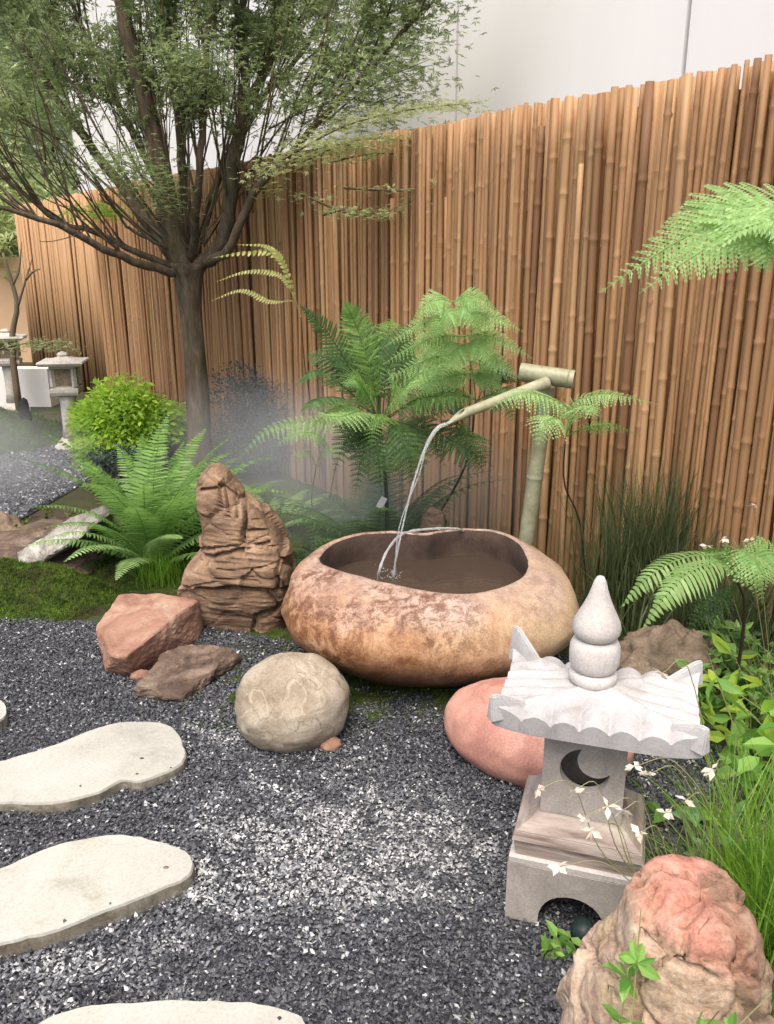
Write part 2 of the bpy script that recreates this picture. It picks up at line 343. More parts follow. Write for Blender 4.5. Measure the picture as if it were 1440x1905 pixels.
def chips(name, P, n, lo, hi, pale=0.0, z0=0.0, label=None):
    xs = [p[0] for p in P]; ys = [p[1] for p in P]
    x = rng.uniform(lo[0], hi[0], n); y = rng.uniform(lo[1], hi[1], n)
    k = in_poly(x, y, P) & (np.abs(x) < .56*y+.3); x, y = x[k], y[k]; n = len(x)
    s = rng.uniform(.0024, .0053, n)*(1 + (rng.random(n) < .06)*.6)
    if pale: s = s*2.0
    o = np.array([[1, 0, 0], [-1, 0, 0], [0, 1, 0], [0, -1, 0], [0, 0, 1], [0, 0, -1.]])
    v = o[None]*rng.uniform(.55, 1.35, (n, 6, 1)) + rng.normal(0, .22, (n, 6, 3)); v[:, :, 2] *= .6; v[:, :, 0] *= 1.25
    a = rng.uniform(0, 6.28, n); ca, sa = np.cos(a), np.sin(a)
    tl = rng.normal(0, .45, n)
    vz = v[:, :, 2] + v[:, :, 0]*tl[:, None]
    v = np.stack([v[:, :, 0]*ca[:, None]-v[:, :, 1]*sa[:, None], v[:, :, 0]*sa[:, None]+v[:, :, 1]*ca[:, None], vz], -1)
    z = z0 + rng.uniform(-.002, .006, n) + .006*np.sin(x*7+1)*np.sin(y*6)
    v = v*s[:, None, None] + np.stack([x, y, z], -1)[:, None, :]
    Fo = np.array([[0, 2, 4], [2, 1, 4], [1, 3, 4], [3, 0, 4], [2, 0, 5], [1, 2, 5], [3, 1, 5], [0, 3, 5]])
    Fc = (Fo[None]+(np.arange(n)*6)[:, None, None]).reshape(-1, 3)
    t = np.clip(rng.normal(.34, .16, n), 0, 1); t[rng.random(n) < .035] = .9
    d = sum(np.exp(-(((x-b[0])/(r*1.5))**2+((y-b[1])/r)**2)) for b, r in zip(BL, BS)); 
    br = np.array([mn.noise(Vector((a_*9, b_*14, 3)))+.5*mn.noise(Vector((a_*30, b_*40, 5))) for a_, b_ in zip(x, y)]); t = np.clip(t + np.clip(d*(1+1.3*br), 0, 1.2)*rng.uniform(.14, .46, n) + br*.10 + pale, 0, 1)
    return tag(mk(name, v.reshape(-1, 3), Fc, M['chip'], tint=np.repeat(t, 6)), label, None, None, 'stuff')
chips('gravel', GP, 235000, (-1.9, .85), (1.45, 3.35), label='grey angular gravel chips over the garden floor')
chips('gravel_far', FG, 45000, (-4.6, 3.9), (-2.0, 7.0), .16, label='pale grey gravel of the far path on the left')

# ------------------------------------------------------------------ moss banks
def moundgrid(cx, cy, rx, ry, h, rot=0, n=44, seed=0, flat=.0):
    g = np.linspace(-1.15, 1.15, n); X, Y = np.meshgrid(g, g, indexing='ij'); r = np.sqrt(X**2+Y**2)
    ca, sa = math.cos(rot), math.sin(rot); wx = cx+(X*rx*ca-Y*ry*sa); wy = cy+(X*rx*sa+Y*ry*ca)
    Z = np.zeros_like(X)
    for i in range(n):
        for j in range(n):
            nz = fbm((wx[i, j], wy[i, j], seed), 3.5, 4); rr = r[i, j]+nz*.16
            Z[i, j] = h*max(-.25, 1-rr**2.2)*(1-flat*nz)+(.035 if h > .1 else .015)*fbm((wx[i, j]*3, wy[i, j]*3, seed+9), 4, 3)-.006
    i, j = np.meshgrid(np.arange(n-1), np.arange(n-1), indexing='ij'); a = i*n+j
    Qd = np.stack([a, a+n, a+n+1, a+1], -1).reshape(-1, 4)
    return np.stack([wx, wy, Z], -1).reshape(-1, 3), Qd
def blades(P, h, lean, width, seg=3, dirs=None, curl=1.0):
    """tapering blades growing from the points P"""
    n = len(P); a = rng.uniform(0, 2*math.pi, n) if dirs is None else dirs
    d = np.stack([np.cos(a), np.sin(a), np.zeros(n)], -1); s = np.stack([-np.sin(a+rng.normal(0, .8, n)), np.cos(a), np.zeros(n)], -1)
    rows = []
    for k in range(seg+1):
        u = k/seg; c = P + d*(lean*h*u**(1+curl))[:, None] + np.array([0, 0, 1])*(h*(u - .28*np.minimum(lean, 1.5)*u**2))[:, None]
        w = (width*(1-u)**.7)[:, None]
        rows += [c-s*w, c+s*w] if k < seg else [c]
    V = np.stack(rows, 1); m = V.shape[1]; Fo = []
    for k in range(seg):
        a_ = 2*k
        if k < seg-1: Fo += [[a_, a_+1, a_+3], [a_, a_+3, a_+2]]
        else: Fo += [[a_, a_+1, a_+2]]
    Fc = (np.array(Fo)[None]+(np.arange(n)*m)[:, None, None]).reshape(-1, 3)
    return V.reshape(-1, 3), Fc, np.repeat(rng.random(n), m)
def mossbank(label, *a, fuzz=14000, hh=(.006, .02), **k):
    V, Qd = moundgrid(*a, **k); 
    base = mk('moss', V, np.concatenate([Qd[:, [0, 1, 2]], Qd[:, [0, 2, 3]]]), M['moss'], smooth=True)
    i = rng.integers(0, len(Qd), fuzz); w = rng.dirichlet((1, 1, 1, 1), fuzz); P = (V[Qd[i]]*w[:, :, None]).sum(1); P = P[P[:, 2] > -.004]
    n = len(P); bv, bf, bt = blades(P, rng.uniform(*hh, n), rng.uniform(.2, 1.2, n), rng.uniform(.001, .0026, n), 2)
    clump = np.array([mn.noise(Vector(p)*14) for p in P]); bt = np.clip(bt*.6+np.repeat(clump, len(bt)//n)*.8+.15, 0, 1)
    fz = mk('moss_tufts', bv, bf, M['moss_leaf'], base, tint=bt); fz['kind'] = 'stuff'
    return tag(base, label, None, None, 'stuff')
g = G(60, 1110); mossbank('mossy bank at the left edge below the pale slab', -1.80, 3.58, .62, .27, .14, rot=-.1, seed=1, fuzz=26000, hh=(.008, .026))
mossbank('low moss under the front of the stone basin', .02, 2.80, .78, .34, .012, rot=-.05, seed=4, fuzz=16000, hh=(.004, .012))
mossbank('green moss mound beside the far lantern', -3.35, 6.95, .75, .5, .26, seed=7, fuzz=9000, hh=(.02, .05))
mossbank('mossy slope under the ferns behind the layered rock', -.55, 4.35, 1.35, .75, .12, seed=9, fuzz=26000, hh=(.015, .05))
mossbank('mossy soil at the foot of the fence behind the lantern', 1.35, 2.75, .5, .6, .10, rot=.3, seed=12, fuzz=9000, hh=(.01, .03))

# ------------------------------------------------------------------ wall behind the fence
wall = tag(empty('building_wall', fence_at(0, 1.0)), 'tall white panelled wall of the building behind the bamboo fence', 'wall')
def s_of(p): return float((p[:2]-FP) @ FD)
cuts = [-4.0, s_of(onfence(1278, 60, 1.0)), s_of(onfence(850, 100, 1.0))]
step = cuts[2]-cuts[1]
while cuts[-1]+step < 9.6: cuts.append(cuts[-1]+step)
cuts.append(10.3)
for a, b_ in zip(cuts[:-1], cuts[1:]):
    p, q = fence_at(a+.012, 1.0), fence_at(b_-.012, 1.0); off = np.array([FN[0], FN[1], 0])*.05
    V = [p, q, q+[0, 0, 6.5], p+[0, 0, 6.5], p+off, q+off, q+off+[0, 0, 6.5], p+off+[0, 0, 6.5]]
    ang = math.atan2(FD[1], FD[0])
    o = mk('wall_panel', V, [[0, 3, 2, 1], [4, 5, 6, 7], [0, 4, 7, 3], [1, 2, 6, 5], [3, 7, 6, 2], [0, 1, 5, 4]], M['panel'], wall)
p, q = fence_at(-4, 1.04), fence_at(10.29, 1.04); off = np.array([FN[0], FN[1], 0])*.4
mk('core', [p, q, q+[0, 0, 6.45], p+[0, 0, 6.45], p+off, q+off, q+off+[0, 0, 6.45], p+off+[0, 0, 6.45]], [[0, 3, 2, 1], [4, 5, 6, 7], [0, 4, 7, 3], [1, 2, 6, 5], [3, 7, 6, 2]], M['seam'], wall)

# ------------------------------------------------------------------ bamboo fence
fence = tag(empty('bamboo_fence', fence_at(0)), 'tall fence of upright tan bamboo canes running along the back of the garden', 'fence')
def cane_mesh(k):
    r = random.Random(k); zs, rs = [0], [1.0]; z = r.uniform(.06, .2)
    while z < 2.1:
        zs += [z-.030, z-.012, z-.003, z+.003, z+.012, z+.030]; rs += [1.0, 1.0, 1.13, 1.15, 1.0, 1.0]; z += r.uniform(.20, .38)
    zs.append(2.2); rs.append(.96); zs = np.array(zs)
    bx, by = r.uniform(-.01, .01), r.uniform(-.006, .006)
    P = np.stack([bx*np.sin(zs*1.6+r.random()*6), by*np.sin(zs*2.1), zs], -1)
    P[:, :2] += 0; R = np.array(rs)*.017*(1-.10*zs/2.2)
    V, T = tube(P, R, 7); return meshdata('bamboo_cane', V, T, M['cane'], True)
cm = [cane_mesh(k) for k in range(16)]
s = -1.55; k = 0
while k < 298 and s < 9.35:
    sc = rng.choice([rng.uniform(.6, .85), rng.uniform(.85, 1.2)], p=[.45, .55]); w = .017*sc*2
    o = obj('bamboo_cane', cm[int(rng.integers(16))], fence)
    off = rng.uniform(-.012, .012) - (.016 if sc < .8 else 0)
    p = fence_at(s + w/2, off) - fence_at(0); top = 2.135 + .008*math.sin(s*5) + rng.normal(0, .004) - (rng.random() < .05)*rng.uniform(.03, .35)
    zsc = rng.uniform(.98, 1.12); o.scale = (sc, sc, zsc)
    o.location = (p[0], p[1], top - 2.2*zsc); o.rotation_euler = (rng.normal(0, .004), rng.normal(0, .008), rng.uniform(0, 6.28))
    s += w*rng.uniform(.80, .98); k += 1
s_end = s
ac = Acc(); s = -1.6                                     # second layer of canes showing through the gaps
while s < 9.7:
    r_ = rng.uniform(.012, .02); p = fence_at(s, .045); tp = 2.138+rng.normal(0, .004)
    V, T = tube(np.array([[p[0], p[1], -.02], [p[0]+rng.normal(0, .004), p[1], tp]]), r_, 5); ac.add(V, T); s += r_*1.75
while s_end < 9.7:
    r_ = rng.uniform(.010, .020); p = fence_at(s_end, rng.uniform(-.03, .02)); V, T = tube(np.array([[p[0], p[1], -.02], [p[0], p[1], 2.13+rng.normal(0, .008)]]), r_, 6); ac.add(V, T); s_end += r_*2.2
tag(ac.build('rear_canes', M['cane'], fence, True), kind='stuff')
for z in (.35, 1.1, 1.85):
    p, q = fence_at(-1.7, .085, z), fence_at(9.7, .085, z); V, T = tube(np.array([p, q]), .022, 6); mk('rail', V, T, M['cane_dark'], fence, True)
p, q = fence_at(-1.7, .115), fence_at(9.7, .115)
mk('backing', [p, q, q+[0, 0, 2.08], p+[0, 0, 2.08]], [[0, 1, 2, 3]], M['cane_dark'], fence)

# ------------------------------------------------------------------ things far on the left
def wallbox(name, p, q, h, t, m, label, cat='wall'):
    p, q = np.array(p, float), np.array(q, float); d = nrm(q-p); nn = np.array([-d[1], d[0]])*t
    V = [[*p, -.02], [*q, -.02], [*(q+nn), -.02], [*(p+nn), -.02], [*p, h], [*q, h], [*(q+nn), h], [*(p+nn), h]]
    return tag(mk(name, V, [[0, 1, 5, 4], [1, 2, 6, 5], [2, 3, 7, 6], [3, 0, 4, 7], [4, 5, 6, 7]], m), label, cat)
wallbox('garden_wall', (-16, 13.5), (-4.7, 12.6), 1.5, .25, M['cream_wall'], 'sunlit orange cream wall far behind the left end of the fence')
wallbox('low_wall', (-7.5, 8.9), (-3.55, 8.75), .38, .2, M['white_wall'], 'low bright white wall behind the far stone lantern')

def leaf_pos(P, size, kind='star', D=None, flat=.35, tint=None):
    """leaf shapes at the points P"""
    n = len(P); size = np.broadcast_to(size, (n,))
    Nn = nrm(rng.normal(0, 1, (n, 3))*[flat, flat, 1]*np.array([1, 1, .5]) + [0, 0, .6*(1-flat)])
    D = nrm(rng.normal(0, 1, (n, 3))) if D is None else D
    X = nrm(D - Nn*(D*Nn).sum(1, keepdims=True)); Y = np.cross(Nn, X)
    if kind == 'star':
        L = []; Fo = []
        for a, l in ((0, 1), (.85, .85), (-.85, .85), (1.75, .5), (-1.75, .5)):
            b0 = len(L); L += [(0, 0, 0), (l*.5*math.cos(a+.28), l*.5*math.sin(a+.28), .03), (l*math.cos(a), l*math.sin(a), -.10), (l*.5*math.cos(a-.28), l*.5*math.sin(a-.28), .03)]
            Fo += [[b0, b0+3, b0+2], [b0, b0+2, b0+1]]
    elif kind == 'lens':
        L = [(0, 0, 0), (.35, .24, .06), (.35, 0, -.02), (.35, -.24, .06), (.72, .17, .0), (.72, 0, -.06), (.72, -.17, .0), (1, 0, -.16)]
        Fo = [[0, 2, 1], [0, 3, 2], [1, 2, 5], [1, 5, 4], [2, 3, 6], [2, 6, 5], [4, 5, 7], [5, 6, 7]]
    elif kind == 'slim':
        L = [(0, 0, 0), (.4, .10, .03), (1, 0, -.12), (.4, -.10, .03)]; Fo = [[0, 3, 2], [0, 2, 1]]
    else:
        L = [(0, 0, 0), (.45, .3, .03), (1, 0, -.08), (.45, -.3, .03)]; Fo = [[0, 3, 2], [0, 2, 1]]
    L = np.array(L); m = len(L)
    V = P[:, None, :] + size[:, None, None]*(L[None, :, 0:1]*X[:, None]+L[None, :, 1:2]*Y[:, None]+L[None, :, 2:3]*Nn[:, None])
    Fc = (np.array(Fo)[None]+(np.arange(n)*m)[:, None, None]).reshape(-1, 3)
    t = rng.random(n) if tint is None else tint
    return V.reshape(-1, 3), Fc, np.repeat(t, m)

def bush(name, label, c, r, n, size, m, kind='diamond', stems=10, group=None, cat='shrub', lumps=14, far=.75):
    c = np.array(c, float); r = np.array(r, float); root = tag(empty(name, (c[0], c[1], 0)), label, cat, group)
    ctr = nrm(rng.normal(0, 1, (lumps, 3)))*rng.uniform(.35, far, (lumps, 1)); i = rng.integers(0, lumps, n)
    q = ctr[i] + nrm(rng.normal(0, 1, (n, 3)))*rng.uniform(.15, .48, (n, 1))**.8
    P = c + q*r; P = P[P[:, 2] > .01]; n = len(P)
    t = np.clip(rng.random(n)*.7+ .3*(nrm(q[:n])[:, 2]), 0, 1)
    V, Fc, T = leaf_pos(P, rng.uniform(.6, 1.2, n)*size, kind, D=nrm(P-c+rng.normal(0, .3, (n, 3))*r), tint=t)
    f = mk('foliage', V, Fc, m, root, tint=T); f['kind'] = 'stuff'
    ac = Acc()
    for _ in range(stems):
        e = c + nrm(rng.normal(0, 1, 3))*r*.8; e[2] = abs(e[2]-c[2])+c[2]
        V, T_ = tube(spline([[c[0]+rng.normal(0, .03), c[1]+rng.normal(0, .03), -.01], (c*[1, 1, .6]+e*[.4, .4, .4])/np.array([1.4, 1.4, 1]), e], 6), np.linspace(.008, .002, 6), 4); ac.add(V, T_)
    ac.build('stems', M['palebark'], root)
    return root

def far_tree(label, x, y, h, r, n, m, size=.16, lean=.1):
    root = tag(empty('background_tree', (x, y, 0)), label, 'tree', 'trees beyond the end of the fence')
    V, T = tube(spline([[x, y, -.05], [x+lean, y, h*.35], [x-lean, y, h*.75]], 8), np.linspace(.09, .03, 8), 7); mk('trunk', V, T, M['bark'], root, True)
    lumps = 16; ctr = rng.normal(0, .5, (lumps, 3)); i = rng.integers(0, lumps, n)
    P = np.array([x, y, h*.68]) + (ctr[i]+rng.normal(0, .24, (n, 3)))*[r, r, h*.36]
    V, Fc, T = leaf_pos(P, rng.uniform(.5, 1.3, n)*size, 'star'); f = mk('crown', V, Fc, m, root, tint=T); f['kind'] = 'stuff'
    for _ in range(5):
        e = np.array([x, y, h*.7])+rng.normal(0, .4, 3)*[r, r, h*.2]; V, T = tube(spline([[x+lean*.5, y, h*.3], e*.5+np.array([x, y, h*.45])*.5, e], 6), np.linspace(.04, .01, 6), 5); mk('limb', V, T, M['bark'], root, True)
far_tree('blue green tree farthest left beyond the garden', -9.0, 15.5, 7.5, 2.2, 3500, M['far_green'], .2)
far_tree('yellow green tree over the left end of the fence', -6.0, 13.4, 3.5, 1.1, 3800, M['far_green'], .15)
far_tree('tall pale green tree behind the cream wall', -7.6, 16.8, 9.5, 1.8, 4500, M['far_green'], .2)
far_tree('rounded pale tree at the far left edge', -9.6, 13.9, 4.2, 1.4, 6000, M['far_green'], .13)
far_tree('leafy tree behind the end of the building', -8.2, 22.0, 8.5, 3.6, 5000, M['far_green'], .26)

root = tag(empty('sapling', (*A(30, 640, 8.3)[:2], 0)), 'thin forked bare sapling against the cream wall at the left edge', 'tree')
b0 = A(28, 700, 8.3); b0[2] = 0
V, T = tube(spline([b0, A(22, 640, 8.3), A(32, 570, 8.3), A(20, 520, 8.3), A(5, 470, 8.3)], 12), np.linspace(.035, .012, 12), 6); mk('trunk', V, T, M['palebark'], root, True)
for pts in ([(31, 575), (45, 530), (60, 480)], [(24, 530), (36, 500), (40, 450)], [(48, 520), (62, 505), (75, 500)]):
    V, T = tube(spline([A(x, y, 8.3) for x, y in pts], 8), np.linspace(.016, .005, 8), 5); mk('branch', V, T, M['palebark'], root, True)

# ------------------------------------------------------------------ stone lanterns of the far left
def lathe(prof, n=24, c=(0, 0, 0), sx=1, sy=1):
    V = []; m = len(prof)
    for r, z in prof:
        a = np.arange(n)*2*math.pi/n; V.append(np.stack([c[0]+r*sx*np.cos(a), c[1]+r*sy*np.sin(a), np.full(n, c[2]+z)], -1))
    V = np.vstack(V); i, j = np.meshgrid(np.arange(m-1), np.arange(n), indexing='ij'); j2 = (j+1) % n
    Q = np.stack([i*n+j, i*n+j2, (i+1)*n+j2, (i+1)*n+j], -1).reshape(-1, 4)
    V = np.vstack([V, [[c[0], c[1], c[2]+prof[0][1]], [c[0], c[1], c[2]+prof[-1][1]]]]); jj = np.arange(n); j2 = (jj+1) % n
    T = np.concatenate([Q[:, [0, 1, 2]], Q[:, [0, 2, 3]], np.stack([np.full(n, m*n), j2, jj], -1), np.stack([np.full(n, m*n+1), (m-1)*n+jj, (m-1)*n+j2], -1)])
    return V, T
def far_lantern(c, label, s=1.0, rz=.95):
    r = tag(empty('stone_lantern', (c[0], c[1], 0), rz), label, 'lantern'); m = M['farlant']
    def L(nm, pr, n=24, mm=m): V, T = lathe(np.array(pr)*s, n); return mk(nm, V, T, mm, r, n > 12, local=True)
    L('base', [(.0, -.02), (.15, -.02), (.15, .02), (.13, .035), (.12, .05), (.10, .07), (.085, .09)])
    L('post', [(.075, .09), (.065, .2), (.065, .38), (.075, .46)])
    L('platform', [(.08, .46), (.15, .475), (.165, .50), (.165, .53), (.14, .535)], 4)
    L('firebox_floor', [(.13, .535), (.13, .55)], 4)
    for k in range(4):
        a = k*math.pi/2; V, Q = box(.125*s*math.cos(a), .125*s*math.sin(a), .625*s, .034*s, .034*s, .15*s); mk('corner_post', V, Q, m, r, local=True)
        if True:
            a2 = a+math.pi/4; V, Q = box(0, 0, .625*s, .012*s, .15*s, .15*s); ca, sa = math.cos(a2), math.sin(a2)
            V = np.stack([V[:, 0]*ca-V[:, 1]*sa+.085*s*ca, V[:, 0]*sa+V[:, 1]*ca+.085*s*sa, V[:, 2]], -1); mk('side_panel', V, Q, M['brownrock'], r, local=True)
    L('lintel', [(.14, .70), (.15, .705), (.15, .72)], 4)
    pr = [(.06, .722), (.24, .728), (.265, .752), (.255, .765), (.18, .768), (.09, .785), (.05, .80)]; L('roof', pr, 4)
    L('finial', [(.045, .80), (.05, .815), (.035, .83), (.01, .838)], 12)
    return r
c = G(120, 832); c = G(136, 832); far_lantern(c, 'grey stone lantern with hexagonal roof on the far gravel', .93)
c = A(20, 700, 8.4); far_lantern((c[0], 8.4), 'second weathered stone lantern at the left edge behind the moss mound', .98, 1.05)
c = A(50, 790, 6.9); V, T = lathe([(.03, -.02), (.05, .03), (.055, .12), (.05, .18), (.035, .21), (.038, .26), (.03, .30), (.006, .32)], 10, (c[0], c[1], .06), 1, .8)
tag(mk('wooden_stake', V, T, M['black'], smooth=True), 'small black stake standing on the moss beside the far lantern', 'stake')

# ------------------------------------------------------------------ maple tree
TY = 5.8; tb = G(362, 868); tree = tag(empty('maple_tree', (tb[0], TY, 0)), 'maple with many upright branches in front of the bamboo fence', 'tree')
tp = [A(372, 880, TY), A(368, 740, TY), A(360, 620, TY), A(352, 540, TY), A(350, 490, TY)]; tp[0][2] = -.03
V, T = tube(spline(tp, 16), np.interp(np.linspace(0, 1, 16), [0, .12, .5, .85, 1], [.12, .086, .073, .088, .125]), 14)
V = np.array([v + nrm(np.array([v[0]-tb[0], v[1]-TY, 0]))*.012*fbm(v*[1, 1, .3], 9, 3) for v in V]); mk('trunk', V, T, M['bark'], tree, True)
LIMBS = [  # (points px,py,depth offset) and radii at start and end
 ([(345, 500, 0), (318, 430, 0), (298, 320, -.05), (278, 210, -.1), (240, 70, -.15), (205, -80, -.2)], .085, .04),
 ([(365, 500, 0), (412, 455, -.05), (427, 380, -.1), (437, 290, -.1), (455, 205, -.12)], .055, .04),
 ([(452, 210, -.12), (485, 150, -.15), (530, 50, -.2), (560, -80, -.2)], .032, .016),
 ([(452, 210, -.12), (455, 120, -.1), (452, 20, 0), (455, -100, 0)], .034, .018),
 ([(338, 495, 0), (280, 420, .1), (225, 345, .2), (165, 265, .3), (95, 170, .4), (20, 50, .5), (-40, -60, .5)], .045, .016),
 ([(350, 495, 0), (345, 400, .15), (338, 300, .2), (330, 180, .25), (318, 50, .3), (310, -80, .3)], .04, .018),
 ([(340, 505, 0), (262, 490, -.2), (195, 463, -.35), (125, 425, -.5), (55, 402, -.6), (-40, 370, -.7)], .032, .012),
 ([(335, 500, 0), (250, 470, -.1), (180, 432, -.2), (110, 410, -.3), (30, 350, -.4), (-50, 290, -.4)], .024, .010),
 ([(372, 495, 0), (430, 455, -.2), (468, 370, -.3), (530, 290, -.4), (620, 200, -.5), (720, 90, -.6), (800, 10, -.6)], .034, .010),
 ([(360, 490, 0), (385, 390, .2), (420, 300, .4), (480, 200, .5), (560, 100, .6), (620, 0, .6)], .03, .012),
 ([(345, 490, 0), (310, 380, .3), (255, 260, .45), (190, 130, .6), (130, 0, .7)], .035, .012),
 ([(355, 490, 0), (365, 370, -.3), (375, 240, -.4), (385, 100, -.5), (400, -60, -.5)], .03, .012),
 ([(335, 480, 0), (285, 450, -.1), (245, 425, -.15), (215, 395, -.2), (185, 360, -.25)], .014, .006)]
limb_pts = []
for pts, r0, r1 in LIMBS:
    P = spline([A(x, y, TY+d) for x, y, d in pts], 18); P[1:-1] += rng.normal(0, .007, (16, 3))
    V, T = tube(P, np.linspace(r0, r1, 18), 9); mk('limb', V, T, M['bark'], tree, True); limb_pts.append(P)
ac = Acc(); tips = []
def shoot(P0, d, L, r0=.008, depth=0):
    up = np.array([0, 0, 1.]); n = 7; pts = [P0]; dd = d
    for k in range(n-1):
        dd = nrm(dd + up*.05 + rng.normal(0, .05, 3)); pts.append(pts[-1]+dd*L/(n-1))
    pts = np.array(pts); V, T = tube(pts, np.linspace(r0, .0018, n), 4, False); ac.add(V, T)
    tips.append(pts[2:])
    if depth < 1:
        for k in (2, 3, 4, 5):
            if rng.random() < .75: shoot(pts[k], nrm(dd+rng.normal(0, .38, 3)), L*rng.uniform(.3, .5), .004, depth+1)
for li, P in enumerate(limb_pts):
    cnt = [11, 8, 9, 8, 14, 9, 12, 8, 13, 9, 10, 9, 2][li]
    for _ in range(cnt):
        i = int(rng.integers(4, 17)); d = nrm(P[min(i+1, 17)]-P[i-1])
        d = nrm(d + np.array([0, 0, .5]) + rng.normal(0, .22, 3)*[1, 1.3, .5]); shoot(P[i], d, rng.uniform(.45, 1.15), .0085)
for _ in range(20):                                       # straight shoots fanning out of the crotch
    a = rng.uniform(-1.0, .75); d = nrm(np.array([math.sin(a), rng.normal(0, .35), math.cos(a)])); shoot(A(348, 480, TY)+d*.12+rng.normal(0, .03, 3), d, rng.uniform(1.0, 1.7), .011)
tw = ac.build('twigs', M['bark'], tree); tw['kind'] = 'stuff'
TP = np.vstack(tips)
ht = TP[:, 2]; keep = rng.random(len(TP)) < np.clip((ht-2.12)/.85, .03, 1); TP = TP[keep]
hub = TP[rng.random(len(TP)) < .26]; n = 21000; i = rng.integers(0, len(hub), n); P = hub[i]+rng.normal(0, .05, (n, 3))
V, Fc, T = leaf_pos(P, rng.uniform(.028, .062, n), 'star', tint=np.clip(rng.normal(.35, .25, n), 0, 1)); f = mk('crown', V, Fc, M['maple'], tree, tint=T); f['kind'] = 'stuff'
# flat leafy sprays: dark clump on the left limb, layered sprays on the right
def spray(pts, Y, wid, n, m, size=.03, thick=.03):
    P = spline([A(x, y, Y) for x, y in pts], 14); ac = Acc(); V, T = tube(P, np.linspace(.006, .0015, 14), 4, False); ac.add(V, T)
    t = rng.beta(1.3, 1.0, n); i = (t*13).astype(int); q = P[i]+rng.normal(0, 1, (n, 3))*[wid, wid*1.2, thick]
    V, Fc, T = leaf_pos(q, rng.uniform(.6, 1.2, n)*size, 'star', flat=.15); 
    f = mk('leaf_spray', V, Fc, m, tree, tint=T); f['kind'] = 'stuff'; ac.build('branchlet', M['bark'], tree)
spray([(320, 380), (280, 340), (240, 310), (200, 300)], TY-.45, .12, 900, M['maple'], .035, .07)
spray([(360, 160), (380, 120), (400, 100)], TY-.7, .16, 900, M['maple'], .03, .1)
for pts, n in (([(520, 300), (640, 235), (760, 205), (890, 190)], 420), ([(540, 310), (660, 262), (760, 262), (850, 268)], 380), ([(620, 300), (700, 285), (790, 292), (860, 288)], 230), ([(480, 330), (560, 290), (620, 270), (690, 275)], 300), ([(560, 360), (640, 395), (700, 400), (770, 372)], 120), ([(640, 350), (740, 355), (800, 350), (860, 352)], 110), ([(600, 400), (660, 388), (720, 405)], 60)):
    spray(pts, TY-1.05+rng.uniform(-.15, .15), .08, int(n*1.3), M['maple_pale'], .030, .014)
for pts, Y_, n_ in (([(560, 200), (650, 130), (760, 60)], -.3, 1500), ([(600, 230), (690, 160), (800, 110)], -.6, 1300), ([(560, 120), (640, 50), (700, 0)], 0, 1500), ([(640, 180), (700, 190), (745, 175)], -.5, 600), ([(700, 60), (770, 20), (820, 0)], -.5, 900), ([(500, 240), (560, 210), (620, 190)], -.3, 700), ([(100, 220), (60, 190), (-20, 150)], .3, 900), ([(110, 260), (60, 235), (0, 215)], .2, 500)):
    spray(pts, TY+Y_, .13, int(n_*.6), M['maple'], .042, .12)
spray([(130, 390), (180, 395), (230, 392)], TY+.5, .07, 260, M['lime'], .04, .03)
spray([(470, 345), (500, 352), (540, 345)], TY-.3, .05, 90, M['fern_yellow'], .03, .03)
spray([(-20, 655), (40, 640), (90, 640), (130, 650)], TY+.1, .08, 260, M['maple_pale'], .03, .02)

bush('lime_shrub', 'bright lime green leafy shrub left of the maple trunk', (*A(243, 745, 6.35)[:2], .27), (.47, .32, .33), 8500, .055, M['lime'], 'lens', lumps=12, far=.72)
bush('lime_shrub', 'small lime green tuft low beside the far lantern', (*A(175, 790, 6.1)[:2], .12), (.16, .14, .14), 900, .04, M['lime'], 'lens')
bush('dark_shrub', 'rounded dark blue green shrub right of the maple trunk', (*A(462, 780, 5.9)[:2], .36), (.36, .3, .36), 9000, .024, M['bluegreen'])
bush('dark_shrub', 'low grey green shrub behind the left fern', (*A(230, 830, 5.3)[:2], .14), (.35, .25, .16), 3500, .03, M['bluegreen'])

